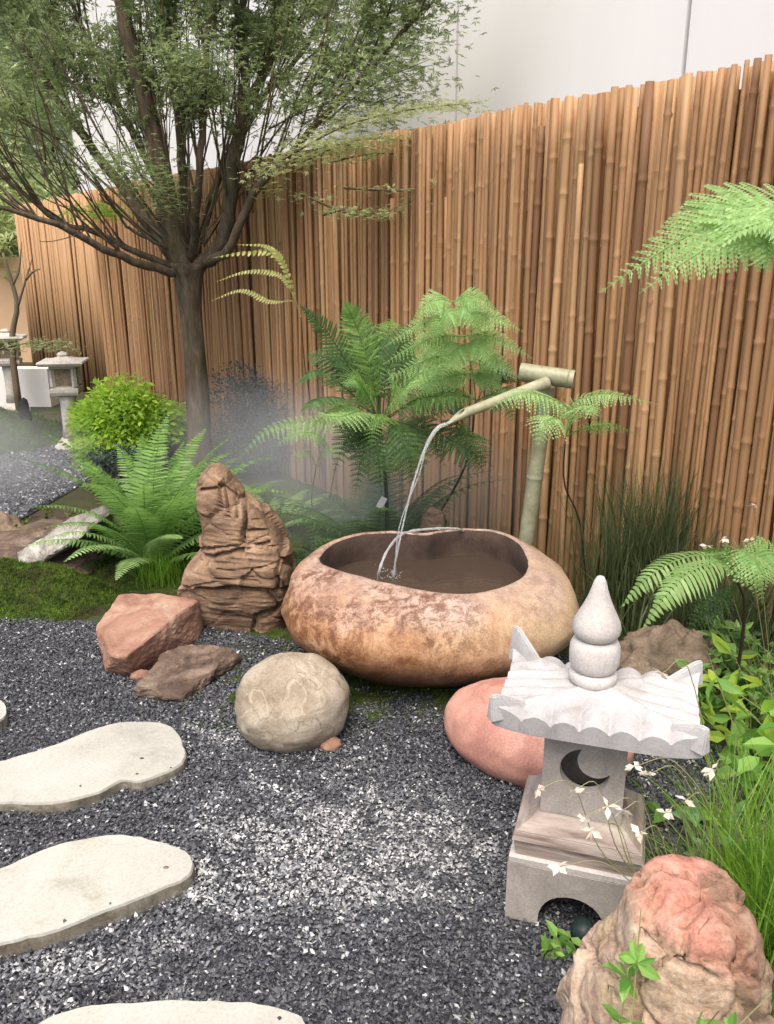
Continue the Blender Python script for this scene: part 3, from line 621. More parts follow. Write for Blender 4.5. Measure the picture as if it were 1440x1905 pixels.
# ------------------------------------------------------------------ ferns
def frond_geo(P, width, n, mode='bi', up=(0, 0, 1), droop=.25, ang=.45, stalk=.14, rad=.003, full=.35, tipw=.04):
    C = spline(P, 26); T = nrm(np.gradient(C, axis=0)); up = np.array(up, float); ac = Acc()
    V, F_ = tube(C, np.linspace(rad, .0008, 26), 4, False); ac.add(V, F_, .35)
    Ln = np.linalg.norm(np.diff(C, axis=0), axis=1).sum(); base = rng.uniform(.35, .65)
    for k in range(n):
        t = stalk+(1-stalk)*(k+.3)/n; x = t*25; i = min(int(x), 24); p = C[i]*(1-(x-i))+C[i+1]*(x-i); Tt = T[i]
        S = nrm(np.cross(Tt, up)); Nn = nrm(np.cross(S, Tt)); u_ = (t-stalk)/(1-stalk)
        pr = min(1, (.35+u_/full*.65)) if u_ < full else max(tipw, (1-u_)/(1-full))**.85
        for sg in (-1, 1):
            L = width*pr*rng.uniform(.9, 1.06); a = ang+rng.normal(0, .05)
            d = S*sg*math.cos(a)+Tt*math.sin(a); side = nrm(np.cross(Nn, d))
            if mode == 'simple':
                w = min(Ln*(1-stalk)/n*.34, .010); us = np.array([0, .3, .7, 1]); ws = np.array([.7, 1, .7, .02])*w
                c = p+d*(us*L)[:, None]-Nn*(droop*L*us**2)[:, None]+Nn*.0
                V = np.concatenate([c-side*ws[:, None], c+side*ws[:, None]]); Fc = []
                for q in range(3): Fc += [[q, q+1, q+5], [q, q+5, q+4]]
                ac.add(V, Fc, np.clip(base+rng.normal(0, .2), 0, 1))
            else:
                m = max(3, int(L/.0095)); us = (np.arange(m)+.4)/m
                c = p+d*(us*L)[:, None]-Nn*(droop*L*us**2)[:, None]
                ql = np.minimum(L*.24, .045)*(1-us*.82); sp = L/m
                tt = nrm(d-Nn*droop*2*.5)
                for s2 in (-1, 1):
                    dq = nrm(side*s2+tt*.45-Nn*.2); w = tt*sp*.62
                    V = np.stack([c, c+dq*(ql*.38)[:, None]+w, c+dq*ql[:, None]-Nn*(ql*.15)[:, None], c+dq*(ql*.38)[:, None]-w], 1)
                    Fo = np.array([[0, 1, 2], [0, 2, 3]]); Fc = (Fo[None]+(np.arange(m)*4)[:, None, None]).reshape(-1, 3)
                    ac.add(V.reshape(-1, 3), Fc, np.repeat(np.clip(base+rng.normal(0, .18, m), 0, 1), 4))
                V = np.stack([c[0], c[-1], c[0]+tt*.002], 0); ac.add(V, [[0, 1, 2]], .2)
    return ac
def fern(label, base, fronds, m, stems=(), name='fern', group=None):
    """fronds: list of dicts with P (world points) and shape options"""
    r = tag(empty(name, tuple(base)), label, 'fern', group)
    for f in fronds:
        f = dict(f); mm = f.pop('m', m); P = f.pop('P'); frond_geo(P, f.pop('w'), f.pop('n'), **f).build('frond', mm, r)
    for pts, rr in stems:
        V, T = tube(spline(pts, 12), np.linspace(rr, rr*.7, 12), 6); mk('stem', V, T, M['fern_stem'], r, True)
    return r
def arcs(base, n, L, lo, hi, width, pairs, mode, az=(0, 6.28), bend=1.5, **k):
    out = []
    for q in range(n):
        a = az[0]+(az[1]-az[0])*(q+rng.uniform(.2, .8))/n; e = rng.uniform(lo, hi); l = L*rng.uniform(.8, 1.1); pts = [np.array(base, float)+rng.normal(0, .015, 3)*[1, 1, 0]]
        for j in range(5):
            ee = e-bend*rng.uniform(.85, 1.1)*(j/5)**1.2; pts.append(pts[-1]+l/5*np.array([math.cos(a)*math.cos(ee), math.sin(a)*math.cos(ee), math.sin(ee)]))
        o = dict(P=pts, w=width*rng.uniform(.85, 1.1), n=pairs, mode=mode, **k); out.append(o)
    return out
# left fern: long narrow leaflets
b = G(285, 1060); b[2] = 0
fr = arcs(b, 19, .84, .95, 1.45, .115, 36, 'simple', bend=1.3, droop=.2, ang=.3) + arcs(b, 15, .66, .6, 1.0, .10, 30, 'simple', bend=1.2, droop=.25, ang=.3) + arcs(b, 7, .85, 1.25, 1.5, .10, 36, 'simple', bend=1.0, ang=.35)
for q in fr[19:34]: q['m'] = M['fern_lime'] if rng.random() < .85 else M['fern']
fern('lush arching fern with narrow leaflets left of the layered rock', b, fr, M['fern'])
b2 = G(215, 1040); fern('dark low fern with greyish fronds over the left moss bank', b2, arcs(b2, 9, .42, .3, .9, .075, 24, 'simple', az=(2.2, 5.6), bend=1.2, droop=.3), M['fern_dark'])
b3 = G(350, 985); fern('upright thin fern behind the layered rock', b3, arcs(b3, 9, .75, .9, 1.4, .085, 32, 'simple', bend=1.3), M['fern'])
b4 = G(300, 1085); V4 = blades(np.array([b4+[rng.normal(0, .05), rng.normal(0, .03), 0] for _ in range(220)]), rng.uniform(.1, .24, 220), rng.uniform(.1, .7, 220), np.full(220, .0022))
tag(mk('grass_tuft', V4[0], V4[1], M['grass'], tint=V4[2]), 'fresh green grass tuft under the left fern', 'grass', None, 'stuff')

# middle ferns behind the basin
c1 = A(705, 775, 3.75); g1 = np.array([c1[0]+.03, 3.8, 0])
Z = lambda x, y, Y: A(x, y, Y)
BIG = []
for (cx_, cy_), (lx, ly), (rx, ry), Yb in (((842, 562), (768, 592), (928, 578), 3.25), ((853, 590), (716, 645), (975, 618), 3.28), ((862, 625), (712, 678), (992, 668), 3.33), ((868, 662), (712, 712), (968, 705), 3.38), ((874, 698), (770, 742), (945, 735), 3.42), ((848, 575), (800, 640), (900, 625), 3.22), ((865, 640), (820, 712), (925, 690), 3.28)):
    for tx, ty in ((lx, ly), (rx, ry)):
        BIG.append(dict(P=[Z(cx_, cy_, Yb), Z(cx_+(tx-cx_)*.33, cy_+(ty-cy_)*.33-16, Yb-.03), Z(cx_+(tx-cx_)*.68, cy_+(ty-cy_)*.68-12, Yb-.05), Z(tx, ty, Yb-.04)], w=.082, n=21, mode='bi', up=(0, -.65, .75), m=M['fern_lime'], droop=.35, ang=.3, full=.2, stalk=.03))
BIG.append(dict(P=[Z(885, 745, 3.5), Z(880, 700, 3.45), Z(865, 630, 3.35), Z(842, 560, 3.25)], w=.04, n=12, mode='bi', up=(0, -1, .2), m=M['fern_lime']))
mid = [
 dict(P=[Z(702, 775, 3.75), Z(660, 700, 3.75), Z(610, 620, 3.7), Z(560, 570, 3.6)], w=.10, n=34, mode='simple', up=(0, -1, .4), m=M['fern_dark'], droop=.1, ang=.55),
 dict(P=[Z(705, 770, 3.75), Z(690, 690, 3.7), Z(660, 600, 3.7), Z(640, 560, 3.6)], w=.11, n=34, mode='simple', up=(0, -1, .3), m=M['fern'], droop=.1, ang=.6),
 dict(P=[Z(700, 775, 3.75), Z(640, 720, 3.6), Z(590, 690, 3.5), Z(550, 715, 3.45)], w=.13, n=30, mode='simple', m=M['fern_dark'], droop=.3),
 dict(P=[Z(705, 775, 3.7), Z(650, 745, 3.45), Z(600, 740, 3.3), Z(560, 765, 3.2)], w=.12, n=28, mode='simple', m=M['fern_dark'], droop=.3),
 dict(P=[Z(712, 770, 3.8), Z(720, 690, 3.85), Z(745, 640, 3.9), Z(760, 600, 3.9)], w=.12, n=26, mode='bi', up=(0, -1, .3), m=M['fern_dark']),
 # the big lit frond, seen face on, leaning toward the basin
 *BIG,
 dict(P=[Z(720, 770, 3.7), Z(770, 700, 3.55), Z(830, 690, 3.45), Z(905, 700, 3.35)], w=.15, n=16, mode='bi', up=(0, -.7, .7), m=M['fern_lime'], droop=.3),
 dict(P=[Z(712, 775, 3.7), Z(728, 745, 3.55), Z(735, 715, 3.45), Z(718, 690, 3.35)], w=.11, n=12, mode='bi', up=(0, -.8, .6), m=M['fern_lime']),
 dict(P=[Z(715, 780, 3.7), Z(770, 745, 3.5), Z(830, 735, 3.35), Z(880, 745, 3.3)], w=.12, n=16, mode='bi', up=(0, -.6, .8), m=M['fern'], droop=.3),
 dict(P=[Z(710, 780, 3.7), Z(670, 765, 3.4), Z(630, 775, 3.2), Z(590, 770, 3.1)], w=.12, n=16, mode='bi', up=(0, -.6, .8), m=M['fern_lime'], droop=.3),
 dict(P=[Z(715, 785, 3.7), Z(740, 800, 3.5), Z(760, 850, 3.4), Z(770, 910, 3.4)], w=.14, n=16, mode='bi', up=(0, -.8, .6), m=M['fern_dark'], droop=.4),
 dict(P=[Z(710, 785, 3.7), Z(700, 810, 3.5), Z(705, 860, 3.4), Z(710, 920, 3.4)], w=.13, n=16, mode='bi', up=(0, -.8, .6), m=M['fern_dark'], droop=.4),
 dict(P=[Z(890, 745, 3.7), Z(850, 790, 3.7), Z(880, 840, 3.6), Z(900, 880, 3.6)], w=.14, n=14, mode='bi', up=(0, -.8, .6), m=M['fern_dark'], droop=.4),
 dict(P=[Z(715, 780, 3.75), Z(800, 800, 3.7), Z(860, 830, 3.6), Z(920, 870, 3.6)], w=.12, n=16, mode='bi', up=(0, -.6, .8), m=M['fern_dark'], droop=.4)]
for (x0, y0, Y0), (x1, y1, Y1), w_, mm in (((705, 780, 3.8), (600, 640, 3.9), .13, 'fern_dark'), ((708, 780, 3.85), (680, 600, 4.0), .12, 'fern_dark'), ((705, 780, 3.8), (560, 660, 3.8), .12, 'fern_dark'), ((715, 780, 3.85), (770, 640, 3.95), .12, 'fern'),
        ((705, 785, 3.75), (575, 800, 3.4), .12, 'fern'), ((700, 785, 3.75), (620, 880, 3.5), .11, 'fern_dark'), ((712, 785, 3.75), (830, 870, 3.55), .13, 'fern_dark'), ((720, 780, 3.8), (860, 770, 3.6), .12, 'fern_dark'), ((720, 775, 3.8), (830, 690, 3.9), .13, 'fern_dark'),
        ((705, 782, 3.75), (640, 830, 3.4), .12, 'fern_dark'), ((888, 745, 3.75), (950, 700, 3.7), .12, 'fern_dark'), ((888, 745, 3.75), (960, 790, 3.6), .11, 'fern_dark'), ((888, 745, 3.75), (800, 790, 3.6), .12, 'fern_dark'), ((715, 780, 3.8), (690, 830, 3.35), .12, 'fern'), ((880, 745, 3.7), (770, 640, 3.6), .13, 'fern_lime'), ((705, 780, 3.7), (640, 720, 3.45), .11, 'fern'), ((712, 780, 3.7), (800, 730, 3.35), .10, 'fern_lime'), ((700, 785, 3.7), (610, 790, 3.2), .11, 'fern_lime'), ((715, 790, 3.7), (790, 900, 3.5), .12, 'fern'), ((705, 790, 3.75), (660, 920, 3.5), .12, 'fern_dark'), ((705, 780, 3.8), (640, 560, 3.95), .12, 'fern'), ((705, 780, 3.85), (730, 590, 4.0), .12, 'fern')):
    m_ = [Z((x0*2+x1)/3, (y0*2+y1)/3-26, (Y0*2+Y1)/3), Z((x0+2*x1)/3, (y0+2*y1)/3-34, (Y0+2*Y1)/3)]
    mid.append(dict(P=[Z(x0, y0, Y0)]+m_+[Z(x1, y1, Y1)], w=w_, n=20 if rng.random() < .6 else 18, mode='bi', up=(0, -.6, .7), m=M[mm], droop=.3, ang=.35))
fern('large fern behind the basin with a broad lit frond and dark feathery ones', (g1[0], g1[1], 0), mid, M['fern'], [([g1+[0, 0, -.01], (g1+c1)/2+[.02, 0, 0], c1], .012), ([g1+[.05, 0, -.01], Z(860, 880, 3.75), Z(885, 745, 3.7)], .007)])
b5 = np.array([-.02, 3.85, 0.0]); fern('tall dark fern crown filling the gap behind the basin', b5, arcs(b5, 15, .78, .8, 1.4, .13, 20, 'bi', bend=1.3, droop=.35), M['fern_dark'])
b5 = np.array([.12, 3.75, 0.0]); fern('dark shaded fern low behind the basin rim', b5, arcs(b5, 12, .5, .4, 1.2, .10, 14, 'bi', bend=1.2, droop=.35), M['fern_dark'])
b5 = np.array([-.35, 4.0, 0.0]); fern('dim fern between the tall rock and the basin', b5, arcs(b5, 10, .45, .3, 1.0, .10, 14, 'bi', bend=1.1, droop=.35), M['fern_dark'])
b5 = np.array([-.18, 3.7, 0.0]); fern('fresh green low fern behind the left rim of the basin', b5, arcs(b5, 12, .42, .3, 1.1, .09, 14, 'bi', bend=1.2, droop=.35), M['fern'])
b5 = np.array([-.95, 4.9, 0.0]); fern('soft pale fern in the mist under the dark shrub', b5, arcs(b5, 12, .5, .4, 1.1, .07, 26, 'simple', bend=1.2, droop=.35), M['fern'])
b5 = np.array([-.62, 4.35, 0.0]); fern('spreading green fern behind the top of the layered rock', b5, arcs(b5, 16, .55, .3, 1.0, .07, 28, 'simple', bend=1.0, droop=.35), M['fern_lime'])
# fern C: two thin stems left of the basin
gC = G(600, 1010); gC[2] = 0; cC = Z(588, 868, gC[1])
fern('pale green fern on two thin stems behind the left rim of the basin', gC, [
 dict(P=[cC, Z(640, 800, gC[1]-.1), Z(560, 785, gC[1]-.15), Z(490, 805, gC[1]-.2), Z(440, 860, gC[1]-.2)], w=.10, n=24, mode='bi', up=(0, -.5, .85), droop=.45, ang=.2),
 dict(P=[Z(625, 865, gC[1]), Z(600, 815, gC[1]-.1), Z(560, 805, gC[1]-.25), Z(510, 830, gC[1]-.3)], w=.09, n=20, mode='bi', up=(0, -.6, .8), droop=.5),
 dict(P=[Z(625, 865, gC[1]), Z(640, 822, gC[1]-.1), Z(670, 825, gC[1]-.15), Z(705, 862, gC[1]-.15)], w=.07, n=16, mode='bi', up=(0, -.6, .8), droop=.5),
 dict(P=[cC, Z(600, 840, gC[1]-.1), Z(630, 840, gC[1]-.2), Z(672, 868, gC[1]-.2)], w=.06, n=14, mode='bi', up=(0, -.7, .7), droop=.5),
 dict(P=[cC, Z(575, 840, gC[1]-.1), Z(560, 845, gC[1]-.2), Z(545, 865, gC[1]-.2)], w=.06, n=10, mode='bi', up=(0, -.7, .7), droop=.5)],
 M['fern_lime'], [([gC, Z(580, 940, gC[1]), cC], .004), ([gC+[.04, 0, 0], Z(612, 940, gC[1]), Z(625, 865, gC[1])], .004)])
# fern D: on a thin dark stem in front of the fence
yD = 3.15; gD = np.array([A(1104, 1045, 3.25)[0], 3.25, 0]); cD = Z(1052, 812, yD)
fern('bright fern on a thin bent dark stem right of the bamboo spout', gD, [
 dict(P=[cD, Z(1060, 765, yD), Z(1010, 735, yD-.1), Z(960, 735, yD-.15), Z(910, 762, yD-.2)], w=.105, n=22, mode='bi', up=(0, -.5, .85), droop=.5, ang=.2),
 dict(P=[cD, Z(1065, 755, yD), Z(1110, 735, yD-.05), Z(1160, 738, yD-.1), Z(1225, 752, yD-.1)], w=.075, n=24, mode='bi', up=(0, -.5, .85), droop=.4, ang=.25),
 dict(P=[cD, Z(1070, 770, yD-.1), Z(1090, 755, yD-.25), Z(1115, 775, yD-.3)], w=.09, n=14, mode='bi', up=(0, -.6, .8), droop=.5),
 dict(P=[cD, Z(1040, 780, yD-.1), Z(1015, 785, yD-.25), Z(1000, 830, yD-.3)], w=.10, n=14, mode='bi', up=(0, -.6, .8), droop=.5),
 dict(P=[cD, Z(1090, 795, yD+.1), Z(1140, 790, yD+.1), Z(1192, 812, yD+.1)], w=.05, n=20, mode='bi', up=(0, -.6, .8), droop=.5, m=M['fern'])],
 M['fern_lime'], [([gD, Z(1080, 980, 3.2), Z(1050, 900, yD), cD], .0045)])
# fern E: right, behind the lantern
yE = 2.25; gE = np.array([A(1390, 1200, 2.3)[0], 2.35, 0]); cE = Z(1370, 1075, yE)
fern('bright fern arching over the right side behind the lantern', gE, [
 dict(P=[cE, Z(1330, 1035, yE), Z(1265, 1040, yE-.05), Z(1205, 1075, yE-.1), Z(1155, 1130, yE-.1)], w=.075, n=26, mode='simple', up=(0, -.3, 1), droop=.5, ang=.35),
 dict(P=[cE, Z(1340, 1045, yE-.1), Z(1290, 1060, yE-.2), Z(1240, 1105, yE-.25), Z(1195, 1170, yE-.25)], w=.075, n=26, mode='simple', up=(0, -.3, 1), droop=.6, ang=.35),
 dict(P=[cE, Z(1375, 1025, yE-.05), Z(1400, 1040, yE-.15), Z(1415, 1075, yE-.2), Z(1418, 1125, yE-.2)], w=.085, n=22, mode='bi', up=(0, -.6, .8), droop=.5),
 dict(P=[cE, Z(1350, 1030, yE), Z(1320, 1020, yE+.1), Z(1290, 1035, yE+.15)], w=.08, n=16, mode='bi', up=(0, -.6, .8), droop=.5, m=M['fern']),
 dict(P=[cE, Z(1400, 1040, yE), Z(1440, 1030, yE), Z(1490, 1060, yE)], w=.09, n=18, mode='bi', up=(0, -.6, .8), droop=.5),
 dict(P=[cE, Z(1350, 1110, yE), Z(1310, 1140, yE), Z(1270, 1190, yE)], w=.06, n=18, mode='bi', up=(0, -.6, .8), droop=.5, m=M['fern_dark'])],
 M['fern_lime'], [([gE, Z(1385, 1150, yE+.03), cE], .006)])
# fern F: fronds reaching in from the right at the top
yF = 2.0; gF = np.array([1.62, 1.6, 0]); cF = np.array([1.28, 1.85, 1.62])
fern('pale bright fern fronds reaching in from the upper right edge', gF, [
 dict(P=[cF, Z(1455, 375, yF), Z(1360, 400, yF), Z(1250, 455, yF), Z(1115, 545, yF)], w=.15, n=30, mode='bi', up=(0, -.7, .8), droop=.15, ang=.55, full=.2),
 dict(P=[cF, Z(1465, 400, yF-.1), Z(1390, 425, yF-.15), Z(1300, 470, yF-.15), Z(1190, 545, yF-.15)], w=.14, n=28, mode='bi', up=(0, -.7, .8), droop=.2, ang=.45, full=.2),
 dict(P=[cF, Z(1475, 390, yF-.2), Z(1440, 415, yF-.3), Z(1428, 450, yF-.3), Z(1425, 500, yF-.3)], w=.13, n=20, mode='bi', up=(0, -.6, .8), droop=.5, ang=.5)],
 M['fern_lime'], [([gF, (gF+cF)/2+[.05, 0, .1], cF], .012)])
# yellow frond by the trunk
yG = 5.2; gG = np.array([A(560, 560, yG)[0]+.1, yG+.3, 0]); cG = Z(560, 590, yG)
fern('thin yellowing frond hanging beside the maple trunk', gG, [
 dict(P=[cG, Z(530, 500, yG), Z(500, 460, yG), Z(440, 455, yG)], w=.035, n=22, mode='simple', up=(0, -.6, .8), droop=.2, m=M['fern_yellow']),
 dict(P=[Z(548, 555, yG), Z(520, 512, yG), Z(460, 505, yG), Z(400, 525, yG)], w=.035, n=26, mode='simple', up=(0, -.6, .8), droop=.3),
 dict(P=[Z(545, 560, yG), Z(500, 560, yG), Z(450, 540, yG), Z(392, 560, yG)], w=.035, n=26, mode='simple', up=(0, -.6, .8), droop=.3),
 dict(P=[cG, Z(520, 480, yG), Z(460, 470, yG), Z(395, 480, yG)], w=.045, n=16, mode='simple', up=(0, -.6, .8), droop=.3)], M['fern_yellow'], [([gG, Z(570, 700, yG+.1), cG], .004)])

# ------------------------------------------------------------------ rocks
def rock_rows(name, label, rows, Y, depth, m, seed=0, cell=7, crack=.02, nzamp=.02, stretch=(1, 1, 1.6), lev=70, around=72, sq=3.0, zmin=None, yoff=0, cat='rock', jut=.02, cracks=(), blocks=(), strata=0.0, cw=.16):
    """rows: (py, x_left, x_right) measured on the upright plane at distance Y"""
    rows = np.array(rows, float); pys = np.linspace(rows[0, 0], rows[-1, 0], lev)
    xl = np.interp(pys, rows[:, 0], rows[:, 1]); xr = np.interp(pys, rows[:, 0], rows[:, 2]); V = []
    wmax = (xr-xl).max(); a = np.arange(around)*2*math.pi/around
    for py, l, r in zip(pys, xl, xr):
        p, q = A(l, py, Y), A(r, py, Y); c = (p+q)/2; hw = (q[0]-p[0])/2; hd = depth*(.35+.65*((r-l)/wmax))
        e = 2/sq; x = np.sign(np.cos(a))*np.abs(np.cos(a))**e*hw; y = np.sign(np.sin(a))*np.abs(np.sin(a))**e*hd
        V.append(np.stack([c[0]+x, Y+yoff+y, np.full(around, c[2])], -1))
    c0 = V[0].mean(0); V = np.vstack(V+[c0[None]+[0, 0, .004], V[-1].mean(0)[None]])
    ctr = V.mean(0); out = []
    for v in V:
        w = Vector(((v[0]+seed)*stretch[0], v[1]*stretch[1], v[2]*stretch[2])); d, pts = mn.voronoi(w*cell)
        e = d[1]-d[0]; cr = max(0, 1-e/cw)**1.5; hsh = mn.cell_vector(pts[0]*3.1+Vector((seed, 0, 0)))
        dirn = nrm(np.array([v[0]-ctr[0], v[1]-ctr[1], (v[2]-ctr[2])*(.25 if v[2] < V[0][2]-.03 else .9)]))
        k = -crack*cr+jut*(hsh[0]-.5)+nzamp*fbm(v+seed, 7, 5)+nzamp*.35*fbm(v*[1, 1, 3]+seed, 26, 3)
        out.append(v+dirn*k)
    V = np.array(out)
    rel = V-np.array([0, 0, H]); dep = rel[:, 1]*cT-rel[:, 2]*sT; fx = 720+F*rel[:, 0]/dep; fy = 952.5-F*(rel[:, 1]*sT+rel[:, 2]*cT)/dep
    front = np.clip((Y+yoff-V[:, 1])/depth*1.6+.3, 0, 1)        # carved on the face turned to the garden
    if strata: V[:, 1] += front*strata*np.array([abs(mn.noise(Vector((x*2.2, 0, z*38+x*5+seed)))) for x, y, z in V])
    for poly, dy in blocks:
        ins = in_poly(fx, fy, poly); V[ins, 1] -= dy*front[ins]
    for pl, wd, dp in cracks:
        pl = np.array(pl, float); dm = np.full(len(V), 1e9)
        wob = np.array([mn.noise(Vector((x*.03, y*.03, seed)))*7 for x, y in zip(fx, fy)])
        for a_, b_ in zip(pl[:-1], pl[1:]):
            ab = b_-a_; tt = np.clip(((fx+wob-a_[0])*ab[0]+(fy+wob*.6-a_[1])*ab[1])/(ab @ ab), 0, 1); dm = np.minimum(dm, np.hypot(fx+wob-a_[0]-tt*ab[0], fy+wob*.6-a_[1]-tt*ab[1]))
        V[:, 1] += front*dp*np.exp(-(dm/wd)**2)
    i, j = np.meshgrid(np.arange(lev-1), np.arange(around), indexing='ij'); j2 = (j+1) % around
    Q = np.stack([i*around+j, (i+1)*around+j, (i+1)*around+j2, i*around+j2], -1).reshape(-1, 4); jj = np.arange(around); j2 = (jj+1) % around
    T = np.concatenate([Q[:, [0, 1, 2]], Q[:, [0, 2, 3]], np.stack([np.full(around, lev*around), jj, j2], -1), np.stack([np.full(around, lev*around+1), (lev-1)*around+j2, (lev-1)*around+jj], -1)])
    if zmin is not None: V[:, 2] = np.maximum(V[:, 2], zmin)
    o = mk(name, V, T, m, smooth=name == 'near_rock'); return tag(o, label, cat)
rock_rows('standing_rock', 'tall layered brown rock standing left of the basin', [(872, 388, 408), (885, 374, 425), (915, 372, 450), (940, 376, 485), (990, 382, 520), (1018, 384, 535), (1030, 368, 540), (1055, 350, 546), (1085, 340, 545), (1110, 350, 538), (1140, 372, 530), (1175, 400, 530), (1215, 425, 530)], 3.35, .19, M['strata'], seed=3, cell=5.0, crack=.010, nzamp=.006, stretch=(1, 1, 1.5), lev=170, around=170, sq=3.8, jut=.030, cw=.07, strata=.006,
    blocks=[([(365, 860), (452, 905), (456, 1010), (370, 1015)], .022), ([(330, 1030), (460, 1012), (548, 1020), (548, 1088), (330, 1092)], .035), ([(457, 992), (520, 985), (522, 1012), (457, 1018)], .014), ([(380, 1095), (530, 1100), (530, 1130), (470, 1140), (390, 1130)], .012)],
    cracks=[([(376, 909), (418, 906)], 2.6, .03), ([(418, 872), (428, 960)], 2.0, .022), ([(438, 905), (440, 960)], 1.8, .02), ([(457, 925), (453, 1028)], 3.0, .045), ([(455, 988), (520, 986)], 2.4, .03), ([(368, 1024), (400, 1032), (455, 1018), (500, 1008)], 3.4, .035), ([(515, 980), (525, 1030), (512, 1085)], 3.2, .04),
            ([(370, 1092), (430, 1090), (510, 1092), (540, 1086)], 3.2, .04), ([(410, 1055), (500, 1050)], 1.8, .014), ([(400, 1072), (480, 1075)], 1.6, .012), ([(470, 1180), (478, 1150), (520, 1125)], 3, .035), ([(420, 1140), (470, 1152)], 2.2, .022), ([(500, 1100), (515, 1122)], 2.2, .02), ([(470, 950), (510, 955)], 1.6, .012), ([(470, 968), (512, 970)], 1.6, .012)])
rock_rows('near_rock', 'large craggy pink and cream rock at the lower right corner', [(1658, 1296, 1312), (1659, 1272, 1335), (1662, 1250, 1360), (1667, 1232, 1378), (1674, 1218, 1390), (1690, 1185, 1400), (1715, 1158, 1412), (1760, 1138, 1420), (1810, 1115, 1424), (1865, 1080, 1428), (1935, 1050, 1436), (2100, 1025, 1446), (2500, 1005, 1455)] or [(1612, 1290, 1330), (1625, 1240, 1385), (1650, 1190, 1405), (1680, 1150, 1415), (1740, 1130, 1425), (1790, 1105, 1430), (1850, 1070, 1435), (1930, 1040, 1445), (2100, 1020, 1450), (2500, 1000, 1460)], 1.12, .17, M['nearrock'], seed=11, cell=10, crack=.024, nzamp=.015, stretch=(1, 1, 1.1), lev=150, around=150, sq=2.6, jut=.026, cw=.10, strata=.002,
    cracks=[([(1170, 1705), (1200, 1745), (1225, 1775)], 3, .03), ([(1290, 1700), (1310, 1735), (1345, 1745)], 3.5, .03), ([(1240, 1790), (1300, 1800), (1340, 1830)], 3, .02), ([(1075, 1850), (1120, 1830), (1150, 1860)], 3, .02)])
def rock_hull(name, label, pts, m, sub=4, amp=.012, seed=0, bev=.006, sc=9, cat='rock'):
    bm = bmesh.new(); [bm.verts.new(p) for p in pts]; r = bmesh.ops.convex_hull(bm, input=bm.verts)
    bmesh.ops.delete(bm, geom=[g for g in r['geom_interior'] if isinstance(g, bmesh.types.BMVert)], context='VERTS')
    bmesh.ops.dissolve_limit(bm, angle_limit=.05, verts=bm.verts, edges=bm.edges)
    bmesh.ops.bevel(bm, geom=bm.edges[:], offset=bev, segments=1, affect='EDGES'); bmesh.ops.triangulate(bm, faces=bm.faces)
    for _ in range(sub):
        L = [e for e in bm.edges if e.calc_length() > .02]
        if L and len(bm.faces) < 9000: bmesh.ops.subdivide_edges(bm, edges=L, cuts=1); bmesh.ops.triangulate(bm, faces=bm.faces)
    c = np.mean([v.co for v in bm.verts], axis=0)
    for v in bm.verts:
        p = np.array(v.co); dirn = nrm(p-c); v.co = p+dirn*amp*(fbm(p+seed, sc, 5)+.4*fbm(p*[1, 1, 2.5]+seed, sc*4, 3))
    return tag(frombm(name, bm, m), label, cat)
def GP3(l): return [tuple(G(x, y, z)) for x, y, z in l]
rock_hull('sandstone_rock', 'angular red sandstone block with a pale flat top lying on the gravel', GP3([(178, 1165, .13), (222, 1105, .16), (300, 1103, .17), (365, 1118, .16), (372, 1140, .10), (280, 1185, .15), (232, 1225, .11), (208, 1222, .10), (195, 1250, 0), (250, 1262, -.01), (370, 1195, -.01), (390, 1150, -.01), (205, 1160, -.01)]), M['redstone'], 5, .010, 2, .005)
rock_hull('shale_rock', 'dark flat ragged shale piece lying beside the sandstone block', GP3([(255, 1275, .05), (300, 1215, .09), (345, 1198, .10), (420, 1205, .07), (455, 1218, .03), (400, 1245, .05), (330, 1300, .02), (260, 1295, .01), (250, 1300, -.01), (345, 1308, -.01), (440, 1240, -.01), (300, 1230, -.01)]), M['shale'], 5, .016, 5, .004, 11)
p = [(20, 1040, .04), (60, 1010, .16), (130, 965, .27), (190, 942, .33), (205, 955, .30), (150, 1000, .22), (90, 1035, .12), (30, 1062, .03), (190, 990, .0), (40, 1075, -.01), (215, 960, .1), (60, 1040, -.01)]
rock_hull('slanting_slab', 'pale grey slab leaning on the moss bank at the left edge', GP3(p), M['greyslab'], 5, .022, 8, .006, 8)
rock_hull('dark_rock', 'dark mossy rock under the pale slanting slab at the left edge', GP3([(-30, 1000, .12), (60, 985, .14), (150, 990, .12), (205, 1010, .08), (215, 1045, .0), (120, 1075, .03), (20, 1080, .04), (-40, 1070, .02), (-40, 1090, -.02), (215, 1060, -.02), (100, 960, .0)]), M['shale'], 5, .03, 15, .01, 7)
def blob(name, label, c, r, m, rot=0, amp=.03, seed=0, sq=1.0, sub=5, cat='rock', low=.72, sc=2.2):
    bm = bmesh.new(); bmesh.ops.create_icosphere(bm, subdivisions=sub, radius=1)
    for v in bm.verts:
        p = np.array(v.co); nz = fbm(p+seed, sc, 3); p = p*(1+amp*nz+amp*.15*fbm(p+seed, 14, 2))
        p[0] = np.sign(p[0])*abs(p[0])**sq; p[1] = np.sign(p[1])*abs(p[1])**sq
        if p[2] < -low: p[2] = -low+(p[2]+low)*.15
        v.co = p*np.array(r)
    bmesh.ops.rotate(bm, verts=bm.verts, cent=(0, 0, 0), matrix=Matrix.Rotation(rot, 3, 'Z'))
    o = frombm(name, bm, m, None, True); o.location = c; return tag(o, label, cat)
gb = G(545, 1392); blob('boulder', 'round beige boulder standing on the gravel in front of the basin', (gb[0]-.01, gb[1]+.10, .108), (.188, .165, .158), M['boulder'], .2, .05, 3, .92)
gp = G(940, 1430); blob('boulder', 'smooth pink oval boulder half hidden by the lantern', (.46, 2.27, .085), (.30, .20, .15), M['pink'], -.55, .03, 9, .95)
